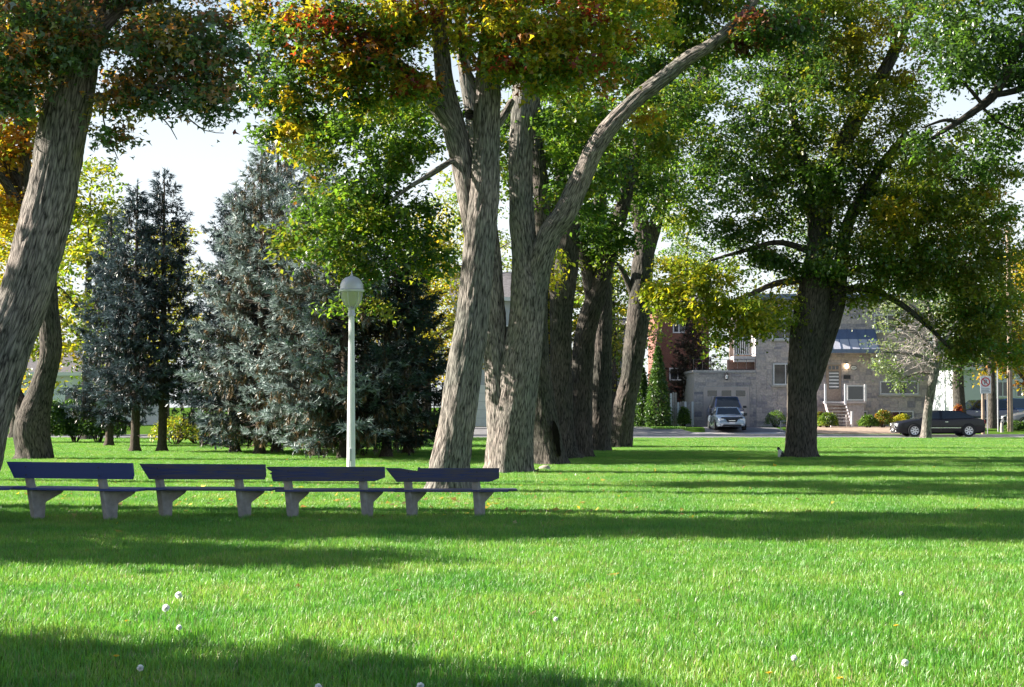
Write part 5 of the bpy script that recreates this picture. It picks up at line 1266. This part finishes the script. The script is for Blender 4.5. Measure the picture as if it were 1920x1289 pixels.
# ------------------------------------------------------------------ other houses
def plain_house(name, label, px0, px1, pye, pyr, Y, depth, wallm, roofm, wins, door=None, z0=None):
    z0 = yard_z(Y) if z0 is None else z0; x0, x1 = GX(px0, Y), GX(px1, Y); ze = W(960, pye, Y).z - z0; zr = W(960, pyr, Y).z - z0
    t = thing(name, label, 'house', ((x0 + x1) / 2, Y, z0)); hw = (x1 - x0) / 2; cx = (x0 + x1) / 2
    MB().box(-hw, hw, 0, depth, -.2, ze).obj('wall', wallm, t)
    MB().prism([(-.4, ze), (depth + .4, ze), (depth / 2, zr)], -hw - .3, hw + .3, 'x').obj('roof', roofm, t)
    MB().box(-hw - .3, hw + .3, -.5, -.41, ze - .18, ze + .06).obj('eaves_gutter', M['white_trim'], t)
    for (a, b_, c, d_) in wins:
        xa, xb = GX(a, Y) - cx, GX(b_, Y) - cx; za, zb = W(960, d_, Y).z - z0, W(960, c, Y).z - z0
        w = link('window', None, t); b = MB(); f_ = .09
        b.box(xa, xb, -.08, -.003, za, za + f_).box(xa, xb, -.08, -.003, zb - f_, zb).box(xa, xa + f_, -.079, -.003, za + f_, zb - f_).box(xb - f_, xb, -.079, -.003, za + f_, zb - f_)
        b.box((xa + xb) / 2 - .04, (xa + xb) / 2 + .04, -.07, -.003, za + f_, zb - f_); b.obj('frame', M['white_trim'], w); MB().box(xa + f_, xb - f_, -.03, -.004, za + f_, zb - f_).obj('pane', M['glass'], w)
    if door:
        a, b_, c, d_ = door; xa, xb = GX(a, Y) - cx, GX(b_, Y) - cx; zb = W(960, c, Y).z - z0; dd = link('garage_door', None, t)
        for k in range(5): MB().box(xa, xb, -.05, -.003, zb * k / 5 + .01, zb * (k + 1) / 5 - .01).obj('door_panel', M['white_trim'], dd)
    return t
plain_house('brick_house', 'red brick house glimpsed behind the white fence and bare conifer', 1235, 1330, 575, 545, 116, 9, M['brick'], M['roof'], [(1262, 1285, 598, 625), (1255, 1287, 690, 714), (1300, 1320, 690, 714)])
plain_house('siding_house', 'pale grey house with white garage door behind the central trunks', 850, 1002, 560, 500, 104, 9, M['siding'], M['roof'], [(930, 960, 610, 650), (960, 990, 690, 730)], (880, 928, 722, 800))
plain_house('siding_house', 'white house mostly hidden behind the hedge at the far left', 20, 260, 700, 640, 108, 9, M['white_siding'], M['roof'], [(60, 90, 725, 760), (120, 150, 725, 760), (210, 240, 725, 760)])
plain_house('siding_house', 'blue-grey house seen between the row trunks and the cedars', 1090, 1195, 660, 590, 112, 9, M['siding'], M['roof'], [(1140, 1160, 700, 745), (1100, 1120, 700, 745)])
plain_house('siding_house', 'white house down the street behind the blue pickup', 1790, 2000, 690, 630, 124, 9, M['white_siding'], M['roof'], [(1870, 1890, 715, 745), (1905, 1925, 715, 745)])

# bare brown conifer between brick house and stone house
V, Fi, col, paths = spruce_mesh(150, 8.0, 2.2, 1.0, ((0.10, 0.085, 0.06), (0.07, 0.055, 0.045), (0.10, 0.06, 0.045)))
t = thing('conifer_tree', 'dull brown-green conifer before the red brick house', 'conifer', (GX(1300, 109), 109, yard_z(109)))
link('crown', mesh_np('crown', V, Fi, M['needle'], col=col), t); Vb, Fb = thin_tubes(paths, 3); link('branchwork', mesh_np('branchwork', Vb, Fb, M['twig']), t)
MB().lathe([(.2, -.1), (.14, 3), (.03, 7.8)], 10).obj('trunk', M['twig'], t)

# white plank fence beside the garage: every plank a piece
fy = 102.2; fx0, fx1 = GX(1256, fy), GX(1301, fy); t = thing('plank_fence', 'weathered white plank fence beside the garage wall', 'fence', ((fx0 + fx1) / 2, fy, yard_z(fy))); w_ = fx1 - fx0
for k in range(10):
    x = -w_ / 2 + w_ * k / 10; h = (1.55 if k > 2 else 2.15) + rs.uniform(-.06, .06)
    MB().prism([(x + .01, -.05), (x + w_ / 10 - .012, -.05), (x + w_ / 10 - .012, h), (x + w_ / 20, h + .05), (x + .01, h)], -.012, .012, 'y').obj('plank', M['wood_grey'] if k % 3 else M['white_trim'], t)
for z in (.4, 1.2): MB().box(-w_ / 2, w_ / 2, .014, .07, z, z + .09).obj('rail', M['wood_grey'], t)

# ------------------------------------------------------------------ vehicles
def wheel(parent, x, y, r, side, spokes=7):
    w = link('wheel', None, parent); w.location = (x, y, r)
    b = MB(); P = [(r * .62, -.10), (r * .95, -.105), (r, -.07), (r, .07), (r * .95, .105), (r * .62, .10)]
    n = 28; vs = [(q * math.cos(k / n * 6.2832), y_, q * math.sin(k / n * 6.2832)) for q, y_ in P for k in range(n)]
    fs = [(j * n + k, j * n + (k + 1) % n, (j + 1) * n + (k + 1) % n, (j + 1) * n + k) for j in range(len(P) - 1) for k in range(n)]
    b.add(vs, fs).obj('tyre', M['tyre'], w, smooth=True)
    b = MB(); yo = side * .085
    for k in range(spokes):
        a = k / spokes * 6.2832; d = Vector((math.cos(a), 0, math.sin(a))); q = Vector((-math.sin(a), 0, math.cos(a)))
        b.add([d * .03 + q * .03 + Vector((0, yo * 1.0, 0)), d * .03 - q * .03 + Vector((0, yo, 0)), d * r * .63 - q * .045 + Vector((0, yo * 1.1, 0)), d * r * .63 + q * .045 + Vector((0, yo * 1.1, 0)),
               d * .03 + q * .03 + Vector((0, yo * .6, 0)), d * .03 - q * .03 + Vector((0, yo * .6, 0)), d * r * .63 - q * .045 + Vector((0, yo * .6, 0)), d * r * .63 + q * .045 + Vector((0, yo * .6, 0))],
              [(0, 1, 2, 3), (4, 7, 6, 5), (0, 3, 7, 4), (1, 5, 6, 2), (2, 6, 7, 3)])
    n = 24; ring = [(q * math.cos(k / n * 6.2832), y_, q * math.sin(k / n * 6.2832)) for q, y_ in ((r * .57, yo * 1.13), (r * .66, yo * 1.2), (r * .66, yo * .5)) for k in range(n)]
    b.add(ring, [(j * n + k, j * n + (k + 1) % n, (j + 1) * n + (k + 1) % n, (j + 1) * n + k) for j in range(2) for k in range(n)])
    b.obj('rim', M['rim'], w)
    n = 24; MB().add([(r * .6 * math.cos(k / n * 6.2832), side * .03, r * .6 * math.sin(k / n * 6.2832)) for k in range(n)], [tuple(range(n))]).obj('brake_disc', M['dark_metal'], w)

def car(name, label, cat, loc, rz, paint, L, Wd, H, belt, hood, deck, wb, wr, ws, roof, rear, pitch=0.0, chrome_grille=False, mask=False, group=None, van=False):
    """+x forward. ws=(x base, x top) windscreen, rear=(x base, x top); roof width follows"""
    t = thing(name, label, cat, loc, rz, group); t.rotation_euler = (0, -pitch, rz); hw = Wd / 2; zl = .20
    fr, bk = L / 2, -L / 2
    st = [(bk, zl + .12, deck - .20, hw * .80), (bk + .06, zl + .06, deck - .07, hw * .90), (bk + .35, zl, deck, hw * .97), (rear[0] - .05, zl, deck + .02, hw), (0, zl - .02, belt, hw), (ws[0] + .02, zl, hood + .07, hw), (ws[0] + .35, zl, hood + .03, hw * .99),
          (fr - .45, zl, hood - .06, hw * .95), (fr - .14, zl + .02, hood - .13, hw * .90), (fr - .03, zl + .06, hood - .22, hw * .84), (fr, zl + .12, hood - .30, hw * .80)]
    secs = []
    for (x, z0, z1, w) in st:
        m_ = z0 + (z1 - z0) * .55
        half = [(0, z0), (w * .90, z0), (w * .98, z0 + .10), (w, m_), (w * .975, z1 - .07), (w * .90, z1 - .01), (w * .45, z1 + .025), (0, z1 + .035)]
        full = half + [(-y, z) for y, z in half[-2:0:-1]]
        secs.append([(x, y, z) for y, z in full])
    k = len(secs[0]); vs = [p for s_ in secs for p in s_]; fs = [(j * k + i, j * k + (i + 1) % k, (j + 1) * k + (i + 1) % k, (j + 1) * k + i) for j in range(len(secs) - 1) for i in range(k)]
    fs += [tuple(range(k)), tuple((len(secs) - 1) * k + i for i in range(k))]
    body = MB().add(vs, fs).obj('body', paint, t, smooth=True)
    # cabin
    zb = min(belt, hood + .05) - .01; zt = H; wb_, wt = hw * .90, hw * .70
    A = [(ws[0], wb_ * .97, hood + .06), (0, wb_, belt), (rear[0], wb_ * .97, deck + .02)]; Bt = [(ws[1], wt, zt - .05), (0, wt * 1.02, zt), (rear[1], wt, zt - .04)]
    ring = lambda pts, s_: [(x, s_ * y, z) for x, y, z in pts]
    vs = ring(A, 1) + ring(Bt, 1) + ring(A, -1) + ring(Bt, -1)
    fs = [(0, 1, 4, 3), (1, 2, 5, 4), (6, 9, 10, 7), (7, 10, 11, 8), (0, 3, 9, 6), (2, 8, 11, 5), (3, 4, 10, 9), (4, 5, 11, 10)]
    MB().add(vs, fs).obj('roof', paint, t)
    def quad(nm, pts, inset, out):
        P = [Vector(p) for p in pts]; c = sum(P, Vector()) / 4; nrm = (P[1] - P[0]).cross(P[3] - P[0]).normalized()
        if nrm.dot(c - Vector((0, 0, zb))) < 0: nrm = -nrm
        q = [p + (c - p).normalized() * inset + nrm * out for p in P]; q2 = [p - nrm * .01 for p in q]
        return MB().add(q + q2, [(0, 1, 2, 3), (7, 6, 5, 4), (0, 4, 5, 1), (1, 5, 6, 2), (2, 6, 7, 3), (3, 7, 4, 0)]).obj(nm, M['car_glass'], t)
    quad('windscreen', [ring(A, 1)[0], ring(Bt, 1)[0], ring(Bt, -1)[0], ring(A, -1)[0]], .09, .006)
    quad('rear_window', [ring(A, 1)[2], ring(Bt, 1)[2], ring(Bt, -1)[2], ring(A, -1)[2]], .10, .006)
    for s_ in (1, -1):
        a, b_ = ring(A, s_), ring(Bt, s_)
        quad('side_window', [a[0], b_[0], b_[1], a[1]], .09, .008); quad('side_window', [a[1], b_[1], b_[2], a[2]], .09, .008)
        MB().box(-wb / 2 + wr + .08, wb / 2 - wr - .08, s_ * hw - .012, s_ * hw + .012, .50, .53).obj('side_strip', M['chrome'], t)
        MB().box(.02, .05, s_ * hw - .02, s_ * hw + .003, .35, belt - .06).obj('door_gap', M['dark_metal'], t)
        for hxp in (-.15, .85): MB().box(hxp - .22, hxp - .05, s_ * hw - .03, s_ * (hw + .012), belt - .15, belt - .115).obj('door_handle', M['chrome'], t)
        mx = ws[0] - .25; MB().box(mx - .09, mx + .08, s_ * (hw + .02) - .02, s_ * (hw + .02) + s_ * .16 + .02, belt - .02, belt + .13).obj('mirror', M['dark_metal'], t, bevel=.02)
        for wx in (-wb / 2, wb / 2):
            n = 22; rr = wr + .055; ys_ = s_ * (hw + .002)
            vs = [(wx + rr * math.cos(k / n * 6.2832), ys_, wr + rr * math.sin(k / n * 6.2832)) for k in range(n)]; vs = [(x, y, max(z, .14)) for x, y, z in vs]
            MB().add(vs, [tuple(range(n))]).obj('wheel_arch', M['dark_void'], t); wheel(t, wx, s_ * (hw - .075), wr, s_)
        hz_ = hood - .27
        MB().box(fr - .20, fr - .005, min(s_ * hw * .50, s_ * hw * .83), max(s_ * hw * .50, s_ * hw * .83), hz_ - .09, hz_ + .09).obj('headlight', M['lens'], t, bevel=.025)
        MB().box(bk + .0, bk + .12, min(s_ * hw * .60, s_ * hw * .86), max(s_ * hw * .60, s_ * hw * .86), deck - .32, deck - .1).obj('tail_light', M['red_lens'], t, bevel=.02)
        MB().box(fr - .04, fr + .012, min(s_ * hw * .55, s_ * hw * .72), max(s_ * hw * .55, s_ * hw * .72), .30, .37).obj('fog_light', M['lens'], t)
    gz = hood - .27; gw = hw * .42
    if chrome_grille:
        MB().box(fr - .03, fr + .03, -gw, gw, gz - .18, gz + .12).obj('grille', M['chrome'], t, bevel=.02)
        for k in range(5): MB().box(fr + .028, fr + .036, -gw + .05, gw - .05, gz - .15 + k * .05, gz - .13 + k * .05).obj('grille_slot', M['dark_metal'], t)
    else:
        MB().prism([(-gw, gz + .05), (gw, gz + .05), (gw * .7, gz - .12), (-gw * .7, gz - .12)], fr - .03, fr + .02, 'x').obj('grille', M['dark_void'], t)
        MB().box(fr + .018, fr + .028, -gw * .5, gw * .5, gz - .06, gz - .03).obj('emblem_bar', M['chrome'], t)
    if mask: MB().box(fr - .16, fr + .012, -hw * .70, hw * .70, gz + .07, gz + .16).obj('hood_guard', M['dark_void'], t, bevel=.03)
    MB().box(fr - .12, fr + .035, -hw * .84, hw * .84, .34, .48).obj('bumper', paint, t, bevel=.04)
    MB().box(fr - .1, fr + .02, -hw * .6, hw * .6, .22, .31).obj('air_intake', M['dark_void'], t)
    MB().box(fr + .032, fr + .045, -.16, .16, .36, .46).obj('licence_plate', M['white_trim'], t)
    MB().box(bk - .03, bk + .10, -hw * .84, hw * .84, .34, .52).obj('rear_bumper', paint, t, bevel=.04)
    return t
slope = math.atan((yard_z(97) - yard_z(93)) / 4)
yc = 95.4
car('sedan_car', 'silver-blue sedan parked nose out at the front of the driveway', 'car', (GX(1371, yc - 2), yc, yard_z(yc) - .03), -math.pi / 2, M['silver_car'], 4.7, 1.80, 1.42, .90, .86, .98, 2.75, .31, (1.05, .35), None, (-1.45, -.85), pitch=slope * .5, mask=True)
yc = 100.2
car('suv_car', 'dark blue tall wagon parked behind the silver sedan, close to the garage', 'car', (GX(1369, yc - 2), yc, yard_z(yc)), -math.pi / 2, M['navy_car'], 4.6, 1.92, 1.95, 1.22, 1.15, 1.2, 2.8, .36, (1.15, .5), None, (-2.1, -1.75))
car('sedan_car', 'black sedan with chrome grille parked on the road at the right', 'car', (GX(1757, 91.0), 91.0, -.04), math.pi, M['black_car'], 5.0, 1.88, 1.50, .98, .93, 1.04, 3.05, .36, (1.25, .45), None, (-2.0, -1.15), chrome_grille=True)
car('pickup_car', 'blue high car down the street seen between two poles', 'car', (GX(1882, 108), 108, yard_z(108)), math.radians(205), M['blue_car'], 4.6, 1.9, 1.85, 1.15, 1.12, 1.15, 2.8, .38, (1.1, .5), None, (-2.1, -1.8))
car('sedan_car', 'grey car half cut off by the right picture edge', 'car', (GX(1955, 97), 97, yard_z(97)), math.radians(180), M['grey_car'], 4.6, 1.8, 1.45, .92, .9, 1.0, 2.75, .32, (1.05, .4), None, (-1.6, -1.0))
car('suv_car', 'dark parked car behind the no-stopping sign', 'car', (GX(1838, 106), 106, yard_z(106)), math.radians(190), M['navy_car'], 4.6, 1.88, 1.76, 1.08, 1.05, 1.12, 2.8, .34, (1.15, .5), None, (-2.1, -1.75))

# ------------------------------------------------------------------ sign, poles, pipe rail
sy = 92.9; t = thing('parking_sign', 'white traffic sign with a red ring on a post right of the black sedan', 'sign', (GX(1848, sy), sy, yard_z(sy)))
zt = W(1848, 706, sy).z - yard_z(sy); zb = W(1848, 738, sy).z - yard_z(sy)
MB().bar((.10, 0, -.1), (.10, 0, zt + .02), .03, 8).obj('post', M['grey_metal'], t)
MB().box(-.31, .31, -.045, -.033, zb, zt).obj('panel', M['white_paint'], t, bevel=.002)
zc = zt - .33; n = 28
vs = [(r * math.cos(k / n * 6.2832), y, zc + r * math.sin(k / n * 6.2832)) for r, y in ((.27, -.052), (.205, -.052), (.27, -.046), (.205, -.046)) for k in range(n)]
MB().add(vs, [(k, (k + 1) % n, n + (k + 1) % n, n + k) for k in range(n)] + [(k, 2 * n + k, 2 * n + (k + 1) % n, (k + 1) % n) for k in range(n)]).obj('red_ring', M['red_paint'], t)
b = MB(); a = math.radians(-45); d = Vector((math.cos(a), 0, math.sin(a))); q = Vector((-d.z, 0, d.x)); cc_ = Vector((0, -.056, zc))
b.add([cc_ + d * .22 + q * .025, cc_ + d * .22 - q * .025, cc_ - d * .22 - q * .025, cc_ - d * .22 + q * .025], [(0, 1, 2, 3)]); b.obj('slash', M['red_paint'], t)
b = MB(); b.box(-.07, -.03, -.054, -.047, zc - .13, zc + .13); b.box(-.03, .07, -.054, -.047, zc + .09, zc + .13); b.box(.035, .075, -.0545, -.0475, zc, zc + .09); b.box(-.03, .07, -.054, -.047, zc - .03, zc + .005); b.obj('symbol', M['sign_black'], t)
for k in range(3): MB().box(-.24, .24 - .06 * (k % 2), -.052, -.046, zb + .07 + k * .085, zb + .11 + k * .085).obj('lettering_line', M['sign_grey'], t)

def pole(name, label, px, Y, py_top, r, mat, cat='pole'):
    z0 = yard_z(Y) if Y > ROAD1 else 0; h = W(px, py_top, Y).z - z0; t = thing(name, label, cat, (GX(px, Y), Y, z0))
    MB().lathe([(r, -.1), (r * .96, .3), (r * .75, h)], 14).obj('shaft', mat, t, smooth=True)
    MB().lathe([(r * .8, h), (r * .6, h + .06)], 14).obj('top_cap', M['dark_metal'], t); return t
pole('utility_pole', 'brown wooden utility pole at the right edge before the orange tree', 1894, 94.5, 430, .17, M['pole_wood'])
pole('wooden_post', 'weathered wooden post directly left of the sign post', 1843, 92.75, 740, .12, M['pole_wood'], 'post')
pole('street_pole', 'thin grey metal pole between the sign and the utility pole', 1871, 94.5, 690, .05, M['grey_metal'])
pole('wooden_post', 'short pale stump post right of the thin pole', 1878, 94.0, 793, .10, M['wood_grey'], 'post')
free_tree('street_tree', 'dark-trunked tree directly behind the black sedan', GX(1800, 98.5), 98.5, 9.5, 3.2, mix(green=3, sage=2, olive=1), 90, .42, .42, n=130, per=40, size=.2, rc=.7, z0=yard_z(98))
free_tree('street_tree', 'dark-trunked tree between the sign and the utility pole', GX(1860, 97), 97, 9.5, 3.0, mix(green=3, olive=2, dgreen=1), 91, .42, .28, n=110, per=40, size=.2, rc=.7, z0=yard_z(97))
# bent pipe guard by the boxwood
t = thing('pipe_guard', 'low bent metal pipe guard left of the broad maple trunk', 'guard rail', (GX(1463, 94.4), 94.4, yard_z(94.4)))
MB().bar((0, 0, -.1), (0, 0, .62), .022, 8).bar((0, 0, .62), (.9, .1, .62), .022, 8).bar((.9, .1, .62), (.9, .1, -.1), .022, 8).bar((.09, 0, -.1), (.09, 0, .58), .016, 8).obj('pipe', M['grey_metal'], t)
